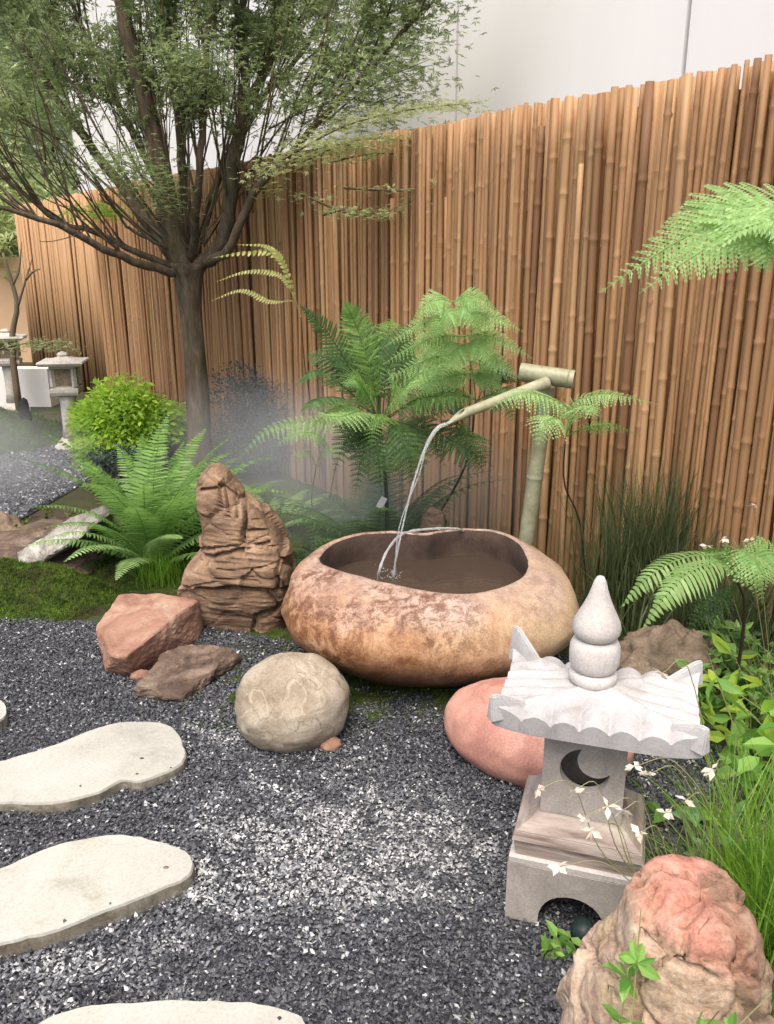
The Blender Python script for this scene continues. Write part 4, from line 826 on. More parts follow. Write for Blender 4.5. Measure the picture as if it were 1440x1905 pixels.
blob('rock', 'rough brown rock behind the lantern roof', (*G(1235, 1290)[:2], .09), (.21, .16, .16), M['brownrock'], .2, .22, 14, 1, 5, sc=3)
blob('rock', 'dark brown stone behind the basin rim', (*A(806, 965, 3.62)[:2], .34), (.06, .06, .075), M['shale'], 0, .2, 21, 1, 3)
blob('rock', 'small mossy stone at the left edge beside the slab', (*G(5, 1010)[:2], .05), (.12, .1, .12), M['brownrock'], 0, .2, 25, 1, 4)
blob('pebble', 'little reddish stone against the round boulder', (*G(615, 1390)[:2], .012), (.035, .03, .022), M['redstone'], 0, .2, 27, 1, 3, 'pebble')
blob('pebble', 'small orange brown pebble below the sandstone block', (*G(262, 1262)[:2], .012), (.035, .02, .022), M['redstone'], .5, .2, 29, 1, 3, 'pebble')
blob('pebble', 'dark green rounded stone in the arch of the lantern foot', (*G(1085, 1745)[:2], .02), (.03, .03, .028), M['bluegreen'], .5, .1, 31, 1, 3, 'pebble')

# ------------------------------------------------------------------ stepping stones
def slab(label, pts, z=.034, grp='flat stepping stones across the gravel'):
    P = np.array([G(x, y, z)[:2] for x, y in pts]); n = len(P)*7; Q = np.vstack([P, P[:1]])
    S = spline(np.vstack([P[-1:], Q, P[1:2]]), (len(P)+2)*7)[7:-7][:, :2]; n = len(S)
    S = S + np.array([[fbm((x*1, y*1, k), 22, 3)*.0045 for k in (0, 5)] for x, y in S]) + np.array([[fbm((x, y, k), 60, 2)*.0015 for k in (0, 5)] for x, y in S])
    c = S.mean(0); rings = []
    for sc, zz in ((1.0, -.02), (1.004, z*.5), (1.0, z-.007), (.988, z), ):
        rings.append(np.hstack([c+(S-c)*sc, np.full((n, 1), zz)]))
    for sc in (.8, .55, .28): rings.append(np.array([[*(c+(q-c)*sc), z+.0015*fbm((*(c+(q-c)*sc), 1), 7, 3)] for q in S]))
    V = np.vstack(rings+[[[*c, z]]]); m = len(rings); i, j = np.meshgrid(np.arange(m-1), np.arange(n), indexing='ij'); j2 = (j+1) % n
    q = np.stack([i*n+j, i*n+j2, (i+1)*n+j2, (i+1)*n+j], -1).reshape(-1, 4); jj = np.arange(n)
    T = np.concatenate([q[:, [0, 1, 2]], q[:, [0, 2, 3]], np.stack([(m-1)*n+jj, (m-1)*n+(jj+1) % n, np.full(n, m*n)], -1)])
    mi_ = (T < 2*n).any(1).astype(int); o = mk('stepping_stone', V, T, None, smooth=False, mats=[M['slab'], M['slab_edge']], midx=mi_); tag(o, label, 'stepping stone', grp); return o
slab('cream stepping stone level with the round boulder, blunt rounded end to the right', [(340, 1418), (338, 1375), (310, 1347), (235, 1342), (175, 1356), (100, 1386), (0, 1415), (-110, 1440), (-170, 1475), (-90, 1500), (0, 1492), (100, 1492), (185, 1472), (228, 1450), (262, 1451)])
slab('cream stepping stone with a pointed right end, nearest below the first', [(360, 1607), (345, 1582), (285, 1562), (205, 1552), (100, 1573), (0, 1615), (-120, 1660), (-220, 1740), (-120, 1790), (0, 1755), (100, 1730), (205, 1690), (300, 1652), (345, 1632)], .044)
slab('stepping stone cut off by the bottom edge of the picture', [(570, 1905), (540, 1880), (430, 1861), (250, 1864), (130, 1878), (60, 1912), (20, 1965), (90, 2050), (300, 2080), (500, 2030), (575, 1960)], .044)
slab('small pale end of a stepping stone at the left edge', [(13, 1318), (-5, 1300), (-50, 1298), (-100, 1315), (-80, 1345), (-30, 1348), (5, 1336)], .035)
# small dark pits and chips on the stones
for x, y, r in ((264, 1411, .006), (255, 1440, .004), (309, 1614, .006)):
    p = G(x, y, .034 if y < 1500 else .044); V, T = lathe([(.0005, .0015), (r*.8, .002), (r, 0)], 8, (p[0], p[1], p[2]), 1.3, .8)
    tag(mk('pebble', V, T, M['shale'], smooth=True), {264: 'tiny dark chip on the first stepping stone, nearer its middle', 255: 'tiny dark chip close to the front edge of the first stepping stone', 309: 'tiny dark chip near the point of the second stepping stone'}[x], 'pebble')

# ------------------------------------------------------------------ the stone basin
zr = .40; inner = [(588, 1042), (605, 1020), (645, 1002), (700, 992), (755, 992), (790, 996), (830, 989), (885, 985), (935, 994), (970, 1015), (983, 1045), (965, 1078), (920, 1097), (862, 1106), (800, 1100), (740, 1087), (680, 1072), (630, 1060)]
IN = np.array([G(x, y, zr)[:2] for x, y in inner]); bc = IN.mean(0)
BXc = np.array([.162, 2.945])
def polar_r(P, c, ang):
    d = P-c; a = np.arctan2(d[:, 1], d[:, 0]); r = np.hypot(*d.T); o = np.argsort(a); a, r = a[o], r[o]
    return np.interp(ang, np.concatenate([a-2*math.pi, a, a+2*math.pi]), np.tile(r, 3))
na = 120; ang = np.arange(na)*2*math.pi/na
ri = polar_r(IN, bc, ang); k_ = np.ones(5)/5; ri = np.convolve(np.concatenate([ri[-2:], ri, ri[:2]]), k_, 'valid')
inn = bc + ri[:, None]*np.stack([np.cos(ang), np.sin(ang)], -1)
e = 2/2.25; out = BXc + np.stack([np.sign(np.cos(ang))*np.abs(np.cos(ang))**e*.562, np.sign(np.sin(ang))*np.abs(np.sin(ang))**e*.47], -1)
rimdrop = lambda q: -.012*np.cos((q[:, 0]-bc[0])*5)   # the rim is not dead level
prof = [(.46, -.02), (.54, .012), (.70, .055), (.86, .11), (.975, .18), (1.0, .245), (.955, .30), (.86, .345), (.70, .38)]
rings = []
for kf, z in prof: rings.append(np.hstack([BXc+(out-BXc)*kf if kf > .9 or z < .2 else inn+(BXc+(out-BXc)-inn)*((kf-.45)/.55), np.full((na, 1), z)]))
for kk, z in ((.30, .397), (.15, .404), (.055, .403), (0, .397)): rings.append(np.hstack([inn+(out-inn)*kk*.72, np.full((na, 1), z)]))
for kk, z in ((.99, .382), (.985, .355), (1.0, .31), (1.02, .27)): rings.append(np.hstack([bc+(inn-bc)*kk, np.full((na, 1), z)]))
ns = len(rings)
for kk, z in ((.98, .2), (.8, .12), (.4, .09)): rings.append(np.hstack([bc+(inn-bc)*kk, np.full((na, 1), z)]))
V = np.vstack(rings); V = np.array([v+nrm(np.array([v[0]-BXc[0], v[1]-BXc[1], .1]))*(.010*fbm(v, 4, 3)+.003*fbm(v, 17, 3)) for v in V])
m = len(rings); i, j = np.meshgrid(np.arange(m-1), np.arange(na), indexing='ij'); j2 = (j+1) % na
q = np.stack([i*na+j, i*na+j2, (i+1)*na+j2, (i+1)*na+j], -1).reshape(-1, 4); row = i.reshape(-1)
V = np.vstack([V, [[*bc, .085]]]); jj = np.arange(na)
basin = tag(empty('stone_basin', (BXc[0], BXc[1], 0)), 'large rounded brown granite water basin below the bamboo spout', 'basin')
ko = row < ns-5; 
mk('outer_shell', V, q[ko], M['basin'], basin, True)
T2 = np.concatenate([q[~ko][:, [0, 1, 2]], q[~ko][:, [0, 2, 3]], np.stack([(m-1)*na+jj, (m-1)*na+(jj+1) % na, np.full(na, m*na)], -1)])
mk('inner_bowl', V, T2, M['basin_in'], basin, True)
wz = .285; wv = np.hstack([bc+(inn-bc)*1.01, np.full((na, 1), wz)]); grid = [wv]
for f_ in (.8, .6, .4, .2): grid.append(np.hstack([bc+(inn-bc)*f_, np.full((na, 1), wz)]))
V = np.vstack(grid+[[[*bc, wz]]]); i, j = np.meshgrid(np.arange(4), np.arange(na), indexing='ij'); j2 = (j+1) % na
q = np.stack([i*na+j, i*na+j2, (i+1)*na+j2, (i+1)*na+j], -1).reshape(-1, 4)
T = np.concatenate([q[:, [0, 1, 2]], q[:, [0, 2, 3]], np.stack([4*na+jj, 4*na+(jj+1) % na, np.full(na, 5*na)], -1)])
sp = G(728, 1075, wz)
V[:, 2] += .004*np.sin(np.hypot(V[:, 0]-sp[0], V[:, 1]-sp[1])*90)*np.exp(-np.hypot(V[:, 0]-sp[0], V[:, 1]-sp[1])*9)
tag(mk('basin_water', V, T, M['pool'], smooth=True), 'dark still water filling the stone basin', 'water')
# second thin jet arching across the basin from the back rim
hp = [G(872, 984, zr+.0)+[.0, .03, -.03], G(852, 984, zr+.015), G(800, 984, zr+.035), G(750, 993, zr+.035), G(722, 1022, zr+.02), G(706, 1060, zr-.03), G(702, 1084, wz)]
P = spline(hp, 40); V, T = tube(P, .0052*(1+.18*rng.normal(0, 1, 40).clip(-1, 1)), 8); tag(mk('water_jet', V, T, M['stream'], smooth=True), 'thin arc of water curving from the back rim to the front of the basin', 'water')
P = np.array([G(900, 984, zr)+[0, .10, -.30], G(892, 984, zr)+[0, .07, -.06], G(880, 984, zr)+[0, .035, -.02], hp[0], hp[1]]); V, T = tube(spline(P, 14), .006, 8); tag(mk('nozzle_pipe', V, T, M['greenbamboo'], smooth=True), 'thin feed pipe bent over the back rim of the basin', 'pipe')

# ------------------------------------------------------------------ bamboo spout
yS = 3.42; spout = tag(empty('bamboo_spout', (A(985, 1000, yS)[0], yS, 0)), 'weathered green bamboo water spout on a post behind the basin', 'spout')
def bamboo(name, P, r0, r1, parent, nodes, m=M['greenbamboo'], sides=18):
    P = np.array(P, float); n = 40; t = np.linspace(0, 1, n); R = r0+(r1-r0)*t
    for k in nodes: R = R*(1+.09*np.exp(-((t-k)/.012)**2))
    tt = np.unique(np.concatenate([t]+[[k-.015, k-.006, k, k+.006, k+.015] for k in nodes])); tt = tt[(tt >= 0) & (tt <= 1)]
    R = r0+(r1-r0)*tt
    for k in nodes: R = R*(1+.10*np.exp(-((tt-k)/.007)**2))
    C = P[0]+(P[-1]-P[0])*tt[:, None]; V, T = tube(C, R, sides, False); return mk(name, V, T, m, parent, True), C
pt, pbm = A(1012, 770, yS), A(982, 1010, yS); pbm = pbm+(pbm-pt)*.9; pbm[2] = -.02
bamboo('post', [pbm, A(1018, 720, yS)], .035, .032, spout, (.3, .62, .86))
ca, cb = A(968, 692, yS-.03), A(1068, 706, yS-.10); bamboo('crosspiece', [ca, cb], .037, .037, spout, (.9,))
for e0, e1 in ((ca, cb), (cb, ca)):
    d = nrm(e0-e1); V, T = tube(np.array([e0-d*.004, e0-d*.001]), [.036, .036], 18); mk('cut_end', V, T, M['cutend'], spout, False)
sp0, sp1 = A(1018, 712, yS-.10), A(866, 768, 3.18); dS = nrm(sp1-sp0)
# pipe with an obliquely cut mouth
tt = np.concatenate([np.linspace(0, 1, 20)]); L = np.linalg.norm(sp1-sp0); sd_ = 18; X = nrm(np.cross(dS, [0, 0, 1])); Yv = np.cross(X, dS); VV = []
for t in tt:
    r = (.026-.007*t)*(1+.10*math.exp(-((t-.55)/.02)**2)); a = np.arange(sd_)*2*math.pi/sd_
    VV.append(sp0+dS*L*t + r*(np.cos(a)[:, None]*X+np.sin(a)[:, None]*Yv))
a = np.arange(sd_)*2*math.pi/sd_; r = .019; cut = (1-np.sin(a))/2          # underside runs further out than the top
VV.append(sp0+dS*L + r*(np.cos(a)[:, None]*X+np.sin(a)[:, None]*Yv) + dS*(cut*.085)[:, None])
VV.append(sp0+dS*L + r*.78*(np.cos(a)[:, None]*X+np.sin(a)[:, None]*Yv) + dS*(cut*.083)[:, None])
for t in (.95, .7): VV.append(sp0+dS*L*t + r*.78*(np.cos(a)[:, None]*X+np.sin(a)[:, None]*Yv))
V = np.vstack(VV); nr = len(VV); i, j = np.meshgrid(np.arange(nr-1), np.arange(sd_), indexing='ij'); j2 = (j+1) % sd_
mk('spout_pipe', V, np.stack([i*sd_+j, i*sd_+j2, (i+1)*sd_+j2, (i+1)*sd_+j], -1).reshape(-1, 4), M['greenbamboo'], spout, True)
s0 = sp1+dS*.03-[0, 0, .012]; lip = sp1+dS*.085-[0, 0, .016]; land = G(730, 1075, wz)
tq = np.linspace(0, 1, 26)[1:]; fall = [lip+np.array([(land-lip)[0]*(u**.62*.62+.38*u), (land-lip)[1]*u**.8, (land-lip)[2]*u**1.5]) for u in tq]
P = np.vstack([s0, lip, fall]); R = np.interp(np.linspace(0, 1, len(P)), [0, .1, .5, 1], [.006, .0075, .0042, .0034])*(1+.3*rng.normal(0, 1, len(P)).clip(-1, 1))
V, T = tube(P, R, 8); ws = tag(mk('water_stream', V, T, M['stream'], smooth=True), 'thin stream of water falling from the spout into the basin', 'water')
ac = Acc(); P2 = P[8:]+np.array([.012, -.004, 0])*np.sin(np.linspace(0, 7, len(P)-8))[:, None]; V, T = tube(P2, .0022, 5); ac.add(V, T)
for _ in range(70):
    c = land+rng.normal(0, 1, 3)*[.03, .03, .012]+[0, 0, .012]; r = rng.uniform(.0012, .0032); V, T = lathe([(.0003, -r), (r, 0), (.0003, r)], 5, c); ac.add(V, T)
sp_ = tag(ac.build('splash_drops', M['stream'], ws, True), kind='stuff')
# plant tag behind the basin
p = A(710, 935, 3.62); bm = bmesh.new(); V, Q = box(0, 0, 0, .030, .003, .055); vs = [bm.verts.new(v) for v in V]; [bm.faces.new([vs[i] for i in f]) for f in Q]
bmesh.ops.rotate(bm, verts=bm.verts, cent=(0, 0, 0), matrix=Matrix.Rotation(.5, 3, 'Y')); tg = frombm('plant_tag', bm, M['tag']); tg.location = p; tag(tg, 'small pale plant tag stuck among the ferns behind the basin', 'tag')
V, T = tube(np.array([[-.01, .003, -.035], [-.04, .003, -p[2]-.01]]), .003, 5); mk('stake', V, T, M['palebark'], tg, local=True)

# ------------------------------------------------------------------ near stone lantern
LX, LY, LR = .47, 1.71, math.radians(-17.4)
lan = tag(empty('stone_lantern', (LX, LY, 0), LR), 'white stone lantern with a crescent moon opening in front of the basin', 'lantern')
def lbox(name, a0, a1, z0, z1, m, bev=.006):
    bm = bmesh.new(); vs = [bm.verts.new((x*a, y*a*(1 if y < 0 else .62), z)) for z, a in ((z0, a0), (z1, a1)) for x, y in ((-1, -1), (1, -1), (1, 1), (-1, 1))]
    for f in ([0, 3, 2, 1], [4, 5, 6, 7], [0, 1, 5, 4], [1, 2, 6, 5], [2, 3, 7, 6], [3, 0, 4, 7]): bm.faces.new([vs[i] for i in f])
    bevel_bm(bm, bev, 3); return frombm(name, bm, m, lan)
def fill2d(loops, ext):                                # flat plate with holes, from closed outlines
    cu = bpy.data.curves.new('outline', 'CURVE'); cu.dimensions = '2D'; cu.fill_mode = 'BOTH'; cu.extrude = ext
    for lp in loops:
        s_ = cu.splines.new('POLY'); s_.points.add(len(lp)-1); s_.use_cyclic_u = True
        for p_, c_ in zip(s_.points, lp): p_.co = (c_[0], c_[1], 0, 1)
    o = bpy.data.objects.new('outline', cu); COL.objects.link(o); dg = bpy.context.evaluated_depsgraph_get(); me = bpy.data.meshes.new_from_object(o.evaluated_get(dg))
    bpy.data.objects.remove(o); bpy.data.curves.remove(cu); return me
# foot: four plates with an arch each
def arch(a, z1):
    pts = [(-a, 0), (-a, z1), (a, z1), (a, 0), (a*.52, 0)]
    for t in np.linspace(0, 1, 15): u = math.pi*t; pts.append((a*.50*math.cos(u), z1*.60*math.sin(u)**.7))
    return pts+[(-a*.52, 0)]
a = .152
for k in range(4):
    w_ = a if k % 2 == 0 else a*.81-.036
    me = fill2d([arch(w_, .157)], .0175); me.materials.append(M['lant_shaded']); o = obj('foot_side', me, lan)
    ro = (Matrix.Translation((0, (-a+.018) if k == 0 else (a*.62-.018), 0)) if k % 2 == 0 else Matrix.Translation(((a-.018)*(1 if k == 1 else -1), -a*.19, 0)) @ Matrix.Rotation(math.pi/2, 4, 'Z')) @ Matrix.Rotation(math.pi/2, 4, 'X'); o.matrix_local = ro
lbox('foot_top', .148, .150, .158, .172, M['lant'])
lbox('weathered_band', .136, .142, .174, .214, M['lant_band'], .008)
lbox('band_moulding', .146, .141, .216, .236, M['lant_band'], .005)
lbox('sloping_neck', .137, .097, .2375, .2665, M['lant_band'], .004)
hb = .091; z0, z1 = .268, .512; hh = (z1-z0)/2
sq = [(-hb, -hh), (hb, -hh), (hb, hh), (-hb, hh)]
cx, cy, R1 = .002, .002, .055; ic = (cx+.024, cy+.028); R2 = .041
dd = math.hypot(.024, .028); aa = (R1*R1-R2*R2+dd*dd)/(2*dd); th0 = math.acos(aa/R1); phi = math.atan2(.028, .024)
outer = [(cx+R1*math.cos(t), cy+R1*math.sin(t)) for t in np.linspace(phi+th0, phi+2*math.pi-th0, 34)]
th2 = math.acos((dd-aa)/R2); base_ = phi+math.pi
innr = [(ic[0]+R2*math.cos(t), ic[1]+R2*math.sin(t)) for t in np.linspace(base_+th2, base_-th2, 26)][1:-1]
me = fill2d([sq, outer+innr], .012); me.materials.append(M['lant_shaded'])
o = obj('moon_window_face', me, lan); o.matrix_local = Matrix.Translation((0, -hb+.012, z0+hh)) @ Matrix.Rotation(math.pi/2, 4, 'X')
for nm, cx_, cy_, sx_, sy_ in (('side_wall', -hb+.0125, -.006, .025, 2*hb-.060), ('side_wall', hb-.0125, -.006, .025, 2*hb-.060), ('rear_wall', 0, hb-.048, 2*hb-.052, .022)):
    V, Q = box(cx_, cy_, (z0+z1)/2, sx_, sy_, z1-z0); mk(nm, V, Q, M['lant_shaded'], lan, local=True)
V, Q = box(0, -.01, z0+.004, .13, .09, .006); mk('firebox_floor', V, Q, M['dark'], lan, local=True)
# roof
n = 112; g_ = np.linspace(-1, 1, n); U, W = np.meshgrid(g_, g_, indexing='ij'); mx = np.maximum(np.abs(U), np.abs(W)); mi = np.minimum(np.abs(U), np.abs(W)); RA = .196
along = np.where(np.abs(W) >= np.abs(U), U, W)
hgt = .588-.050*mx**.8-.006*mx**4 + .030*(mi**6)*(mx**2)
rib = .019*np.abs(np.cos(along*math.pi*3.5))**.7*np.clip(mx*1.6-.35, 0, 1)*(1-.4*(mi/np.maximum(mx, .01))**8)
hip = .014*np.exp(-((mx-mi)/.07)**2)*np.clip(mx*1.5-.2, 0, 1)
Zt = hgt+rib+hip; Zt += np.array([[.0015*fbm((u*3, w*3, 2), 6, 3) for w in g_] for u in g_])
flare = 1+.05*mi**5
Xs, Ys = U*.214*flare+.018, W*.150*flare-.016
sag = .018*(mi**6)
Zb = .511-.008*mx**2 + sag
top = np.stack([Xs, Ys, Zt], -1).reshape(-1, 3); bot = np.stack([(Xs-.018)*.965+.018, (Ys+.016)*.965-.016, Zb], -1).reshape(-1, 3)
i, j = np.meshgrid(np.arange(n-1), np.arange(n-1), indexing='ij'); a_ = i*n+j
qt = np.stack([a_, a_+n, a_+n+1, a_+1], -1).reshape(-1, 4); qb = qt[:, ::-1]+n*n
bd = [k*n for k in range(n)]+[(n-1)*n+k for k in range(1, n)]+[k*n+n-1 for k in range(n-2, -1, -1)]+[k for k in range(n-2, 0, -1)]
bd = np.array(bd); b2_ = np.roll(bd, -1); qs = np.stack([bd, b2_, b2_+n*n, bd+n*n], -1)
roof = mk('tiled_roof', np.vstack([top, bot]), np.concatenate([qt, qb, qs]), M['lant_roof'], lan, True, local=True)
try: roof.data.set_sharp_from_angle(angle=math.radians(40))
except Exception: pass
for sx_, sy_ in ((-1, -1), (1, -1), (1, 1), (-1, 1)):     # upturned corner horns
    RV = np.array([.214/RA, .150/RA, 1]); RC = np.array([.018, -.016, 0]); d = nrm(np.array([sx_, sy_, 0])*RV); hn = .622 if (sx_, sy_) == (-1, 1) else .592; c0 = np.array([sx_, sy_, 0])*RA*.82*RV+RC+[0, 0, .540]; tipp = np.array([sx_, sy_, 0])*RA*1.04*RV+RC+[0, 0, hn]; s_ = np.array([-d[1], d[0], 0])
    back = np.array([sx_, sy_, 0])*RA*.66*RV+RC+[0, 0, .556]; ft = np.array([sx_, sy_, 0])*RA*1.045*RV+RC+[0, 0, .532]
    bm = bmesh.new()
    for p_ in (back+s_*.006, back-s_*.006, c0+s_*.016-[0, 0, .004], c0-s_*.016-[0, 0, .004], tipp+s_*.005, tipp-s_*.005, ft+s_*.014, ft-s_*.014, tipp-d*.018+s_*.006, tipp-d*.018-s_*.006): bm.verts.new(p_)
    bmesh.ops.convex_hull(bm, input=bm.verts); bmesh.ops.dissolve_limit(bm, angle_limit=.02, verts=bm.verts, edges=bm.edges)
    bmesh.ops.bevel(bm, geom=bm.edges[:], offset=.003, segments=2, affect='EDGES'); frombm('corner_horn', bm, M['lant_roof'], lan)
def lth(nm, pr, mm=M['lant']): V, T = lathe(pr, 40); return mk(nm, V, T, mm, lan, True, local=True)
lth('finial_base', [(.04, .572), (.050, .574), (.054, .580), (.055, .592), (.052, .600), (.046, .603)])
lth('finial_drum', [(.043, .603), (.050, .609), (.0555, .622), (.0565, .642), (.0555, .664), (.049, .677), (.040, .681)])
lth('finial_jewel', [(.038, .681), (.046, .686), (.0525, .697), (.054, .708), (.051, .722), (.044, .737), (.034, .757), (.025, .778), (.018, .800), (.013, .818), (.008, .827), (.001, .830)])

# ------------------------------------------------------------------ rushes, grasses and leafy plants on the right
def tuft(name, label, c, n, spread, h, lean, w, m, cat='grass', group=None, seg=4, dirs=None, stuff=True):
    P = np.array(c)[None]+rng.normal(0, 1, (n, 3))*[spread[0], spread[1], 0]
    V, Fc, T = blades(P, rng.uniform(h[0], h[1], n), rng.uniform(lean[0], lean[1], n), rng.uniform(w*.6, w*1.2, n), seg, dirs)
    return tag(mk(name, V, Fc, m, tint=T), label, cat, group, None)
tuft('rush_tuft', 'tall dark green rushes growing against the fence', fence_at(-.62, -.16), 950, (.12, .05), (.35, .86), (.05, .4), .0036, M['rush'])
tuft('rush_tuft', 'shorter dark rush clump behind the right fern', fence_at(-.95, -.17), 900, (.14, .05), (.25, .6), (.05, .6), .0036, M['rush'])
tuft('grass_tuft', 'bright green long grass at the right edge beside the near rock', np.array([.83, 1.42, 0]), 900, (.07, .10), (.25, .60), (.1, .7), .0026, M['grass'])
tuft('grass_tuft', 'green grass tuft between the lantern and the near rock', np.array([.69, 1.50, 0]), 220, (.05, .05), (.12, .30), (.3, 1.2), .0020, M['grass'])
tuft('grass_tuft', 'olive dry grass arching beside the lantern box', np.array([.76, 1.62, 0]), 120, (.04, .05), (.2, .4), (.5, 1.4), .0016, M['stalk'])
tuft('grass_tuft', 'green grass behind the standing rock top', G(520, 965), 500, (.25, .1), (.08, .25), (.4, 1.5), .0022, M['fern'])
tuft('grass_tuft', 'pale sedge trailing at the top of the left slab', G(215, 1000), 160, (.08, .05), (.08, .2), (.4, 1.4), .0018, M['stalk'])

def leafy(name, label, base, stems, L, leaf, m, per=12, kind='lens', sp=.05, cat='plant', spread=.45, t0=.25):
    base = np.array(base, float); r = tag(empty(name, tuple(base)), label, cat)
    for _ in range(stems):
        d = nrm(rng.normal(0, spread, 3)+[0, 0, 1]); p0 = base+rng.normal(0, sp, 3)*[1, 1, 0]; l = L*rng.uniform(.6, 1.1)
        C = spline([p0, p0+d*l*.5, p0+nrm(d+[rng.normal(0, .25), rng.normal(0, .25), -.1])*l], 10); ac = Acc(); V, T = tube(C, np.linspace(.0028, .001, 10), 4, False)
        mk('stem', V, T, M['stalk'], r, tint=np.full(len(V), .3))
        t = rng.uniform(t0, 1, per); P = C[(t*9).astype(int)]; dd = nrm(rng.normal(0, 1, (per, 3))*[1, 1, .3]); V, Fc, T = leaf_pos(P, leaf*rng.uniform(.6, 1.15, per), kind, D=dd, flat=.45)
        mk('leaves', V, Fc, m, r, tint=T)
    return r
leafy('leafy_plant', 'bright young leafy plant at the right edge level with the lantern roof', (1.03, 1.95, 0), 12, .42, .075, M['leafy'], 14)
leafy('leafy_plant', 'tall yellow green leafy plant leaning in at the right edge under the fern', (1.16, 2.08, 0), 12, .50, .085, M['lime'], 12, sp=.06)
leafy('leafy_plant', 'dense mid green leafy plant right of the brown rock', (1.22, 2.42, 0), 16, .36, .06, M['fern'], 22, sp=.10)
leafy('leafy_plant', 'mint green broad leaves drooping at the right edge', (.95, 1.72, 0), 8, .40, .08, M['mintleaf'], 10)
leafy('leafy_plant', 'fine leaved dark plant behind the right leafy plants', (1.28, 2.3, 0), 16, .42, .025, M['fern'], 60, 'diamond', .08)
leafy('leafy_plant', 'small leafy plant behind the brown rock', (1.08, 2.45, 0), 8, .30, .06, M['leafy'], 12)
leafy('leafy_plant', 'low dark leaved plant between the fern and the fence', (1.35, 2.75, 0), 14, .35, .05, M['fern_dark'], 26, 'lens', .12)
leafy('leafy_plant', 'bright green leafy sprig in front of the near rock', (.325, .86, 0), 10, .62, .040, M['leafy'], 26, sp=.022, spread=.07, t0=.62)
leafy('leafy_plant', 'tiny plant under the foot of the lantern', (.40, 1.50, 0), 5, .07, .045, M['leafy'], 5, sp=.02)
leafy('leafy_plant', 'low green plants behind the pale slab at the far left', (*G(60, 985)[:2], 0), 9, .12, .03, M['moss_leaf'], 20, sp=.15)

# wiry stalks carrying small white flowers
fl = tag(empty('flowering_plant', (.74, 1.58, 0)), 'wiry stalks with small drooping white flowers in front of the lantern', 'plant')
def flower(p, s=.021):
    P = np.repeat(p[None], 5, 0); a = np.arange(5)*2*math.pi/5+rng.uniform(0, 1)
    D = nrm(np.stack([np.cos(a), np.sin(a)*.6, np.full(5, -.7)+rng.normal(0, .4, 5)], -1)); V, Fc, T = leaf_pos(P, rng.uniform(.8, 1.3, 5)*s, 'diamond', D=D); return V, Fc, T
YF_ = 1.42
for x, y, bx, bye, Yf in ((1000, 1468, 1130, 1600, 1.5), (1068, 1470, 1160, 1600, 1.46), (1180, 1425, 1330, 1540, 1.45), (1085, 1520, 1190, 1640, 1.42), (1130, 1500, 1230, 1620, 1.44), (1158, 1507, 1240, 1640, 1.44), (1100, 1545, 1200, 1650, 1.40), (1190, 1550, 1260, 1650, 1.42), (1238, 1512, 1290, 1620, 1.46), (1276, 1488, 1340, 1590, 1.46), (1040, 1612, 1200, 1660, 1.36), (1232, 1252, 1330, 1500, 1.56), (1205, 1440, 1320, 1560, 1.46), (1325, 1430, 1370, 1580, 1.5)):
    tip = A(x, y, Yf); b_ = np.array([.74, 1.58, 0])+rng.normal(0, .02, 3)*[1, 1, 0]; mid_ = A((x+bx)/2, min(y, bye)-8, Yf+.03)
    V, T = tube(spline([b_, A(bx, bye, Yf+.05), mid_, tip], 16), np.linspace(.0016, .0008, 16), 4, False); st = mk('stalk', V, T, M['stalk'], fl, tint=np.full(len(V), .7))
    V, Fc, T = flower(tip); f = obj('flower', meshdata('flower', V-np.array(fl.location), Fc, M['petal'], False, T), st)
fl2 = tag(empty('flowering_plant', (1.3, 2.45, 0)), 'stalks with tiny white blooms rising above the right fern', 'plant')
for x, y in ((1315, 1015), (1348, 1002), (1395, 1003), (1402, 940)):
    tip = A(x, y, 2.3); V, T = tube(spline([[1.3, 2.45, 0], A(x+10, y+90, 2.35), tip], 12), .0014, 4, False); st = mk('stalk', V, T, M['stalk'], fl2, tint=np.full(len(V), .6))
    V, Fc, T = flower(tip, .02); obj('flower', meshdata('flower', V-np.array(fl2.location), Fc, M['petal'], False, T), st)

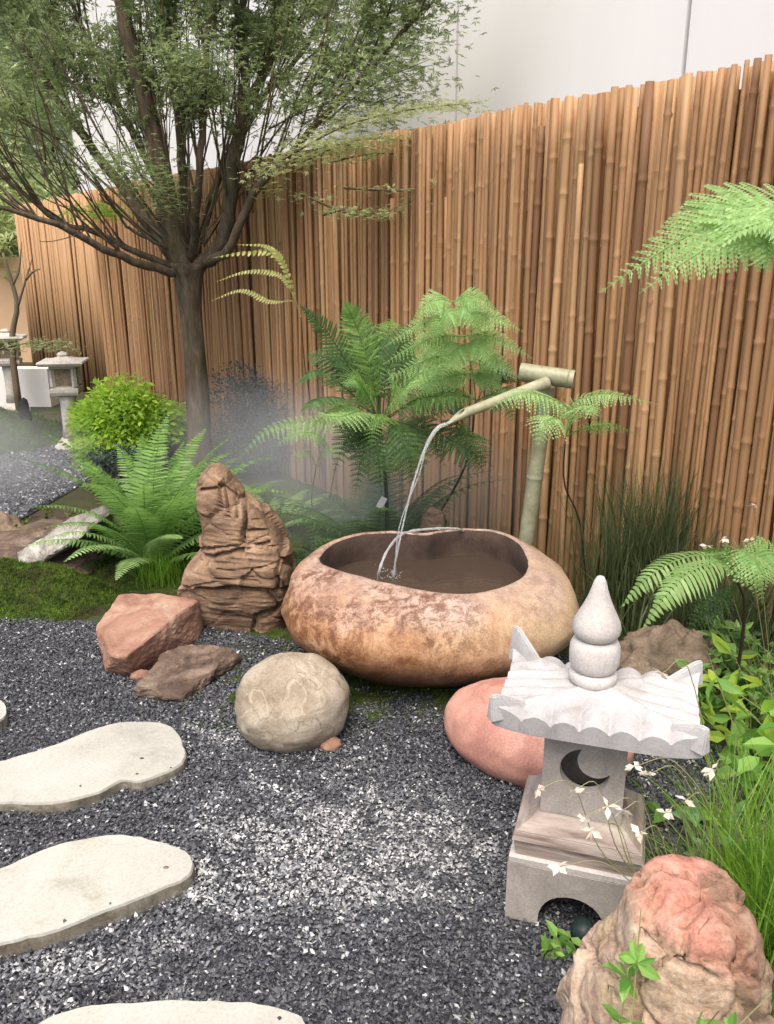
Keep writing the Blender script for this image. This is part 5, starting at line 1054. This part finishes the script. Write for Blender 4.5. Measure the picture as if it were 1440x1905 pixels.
# ------------------------------------------------------------------ garden mist drifting low among the plants
def _mist(name, label, c, r, dens):
    bm = bmesh.new(); bmesh.ops.create_icosphere(bm, subdivisions=3, radius=1); bmesh.ops.scale(bm, vec=r, verts=bm.verts)
    m = bpy.data.materials.new(name); m.use_nodes = True; t = m.node_tree; t.nodes.remove(t.nodes['Principled BSDF'])
    pv = N(t, 'ShaderNodeVolumePrincipled'); pv.inputs['Color'].default_value = (.9, .94, .96, 1); t.links.new(pv.outputs[0], t.nodes['Material Output'].inputs['Volume'])
    tc = N(t, 'ShaderNodeTexCoord'); mp = N(t, 'ShaderNodeMapping'); mp.inputs['Scale'].default_value = [1/x for x in r]; t.links.new(tc.outputs['Object'], mp.inputs[0])
    gr = N(t, 'ShaderNodeTexGradient'); gr.gradient_type = 'SPHERICAL'; t.links.new(mp.outputs[0], gr.inputs[0])
    nz = noise(t, mp.outputs[0], 1.8, 3, .5); a = N(t, 'ShaderNodeMath', operation='MULTIPLY'); t.links.new(gr.outputs['Fac'], a.inputs[0]); t.links.new(nz, a.inputs[1])
    a2 = N(t, 'ShaderNodeMath', operation='MULTIPLY'); t.links.new(a.outputs[0], a2.inputs[0]); a2.inputs[1].default_value = dens; t.links.new(a2.outputs[0], pv.inputs['Density'])
    o = frombm('mist', bm, m, None, True); o.location = c; tag(o, label, None, None, 'stuff')
_mist('mist', 'thin white mist over the far gravel at the left', (-3.05, 5.2, .25), (1.25, 1.1, .42), 2.1)
_mist('mist', 'thin bluish mist between the maple and the layered rock', (-.72, 4.9, .42), (.75, .5, .5), 2.0)
_mist('mist', 'thin mist behind the left end of the basin', (-.05, 3.95, .42), (.85, .5, .55), 1.9)
SC.cycles.volume_step_rate = 3; SC.cycles.volume_max_steps = 64

# a few loose chips kicked onto the stepping stones
ac = Acc()
for x, y, z in ((318, 1428, .036), (150, 1462, .036), (205, 1680, .046), (120, 1712, .046), (520, 1893, .046)):
    p = G(x, y, z); r = rng.uniform(.0035, .007); v = np.array([[1, 0, 0], [-1, 0, 0], [0, 1, 0], [0, -1, 0], [0, 0, .7], [0, 0, -.3]])*rng.uniform(.6, 1.2, (6, 1))*r + p
    ac.add(v, [[0, 2, 4], [2, 1, 4], [1, 3, 4], [3, 0, 4], [2, 0, 5], [1, 2, 5], [3, 1, 5], [0, 3, 5]], rng.uniform(.2, .6))
tag(ac.build('loose_gravel', M['chip']), 'loose gravel chips scattered on top of the stepping stones', None, None, 'stuff')
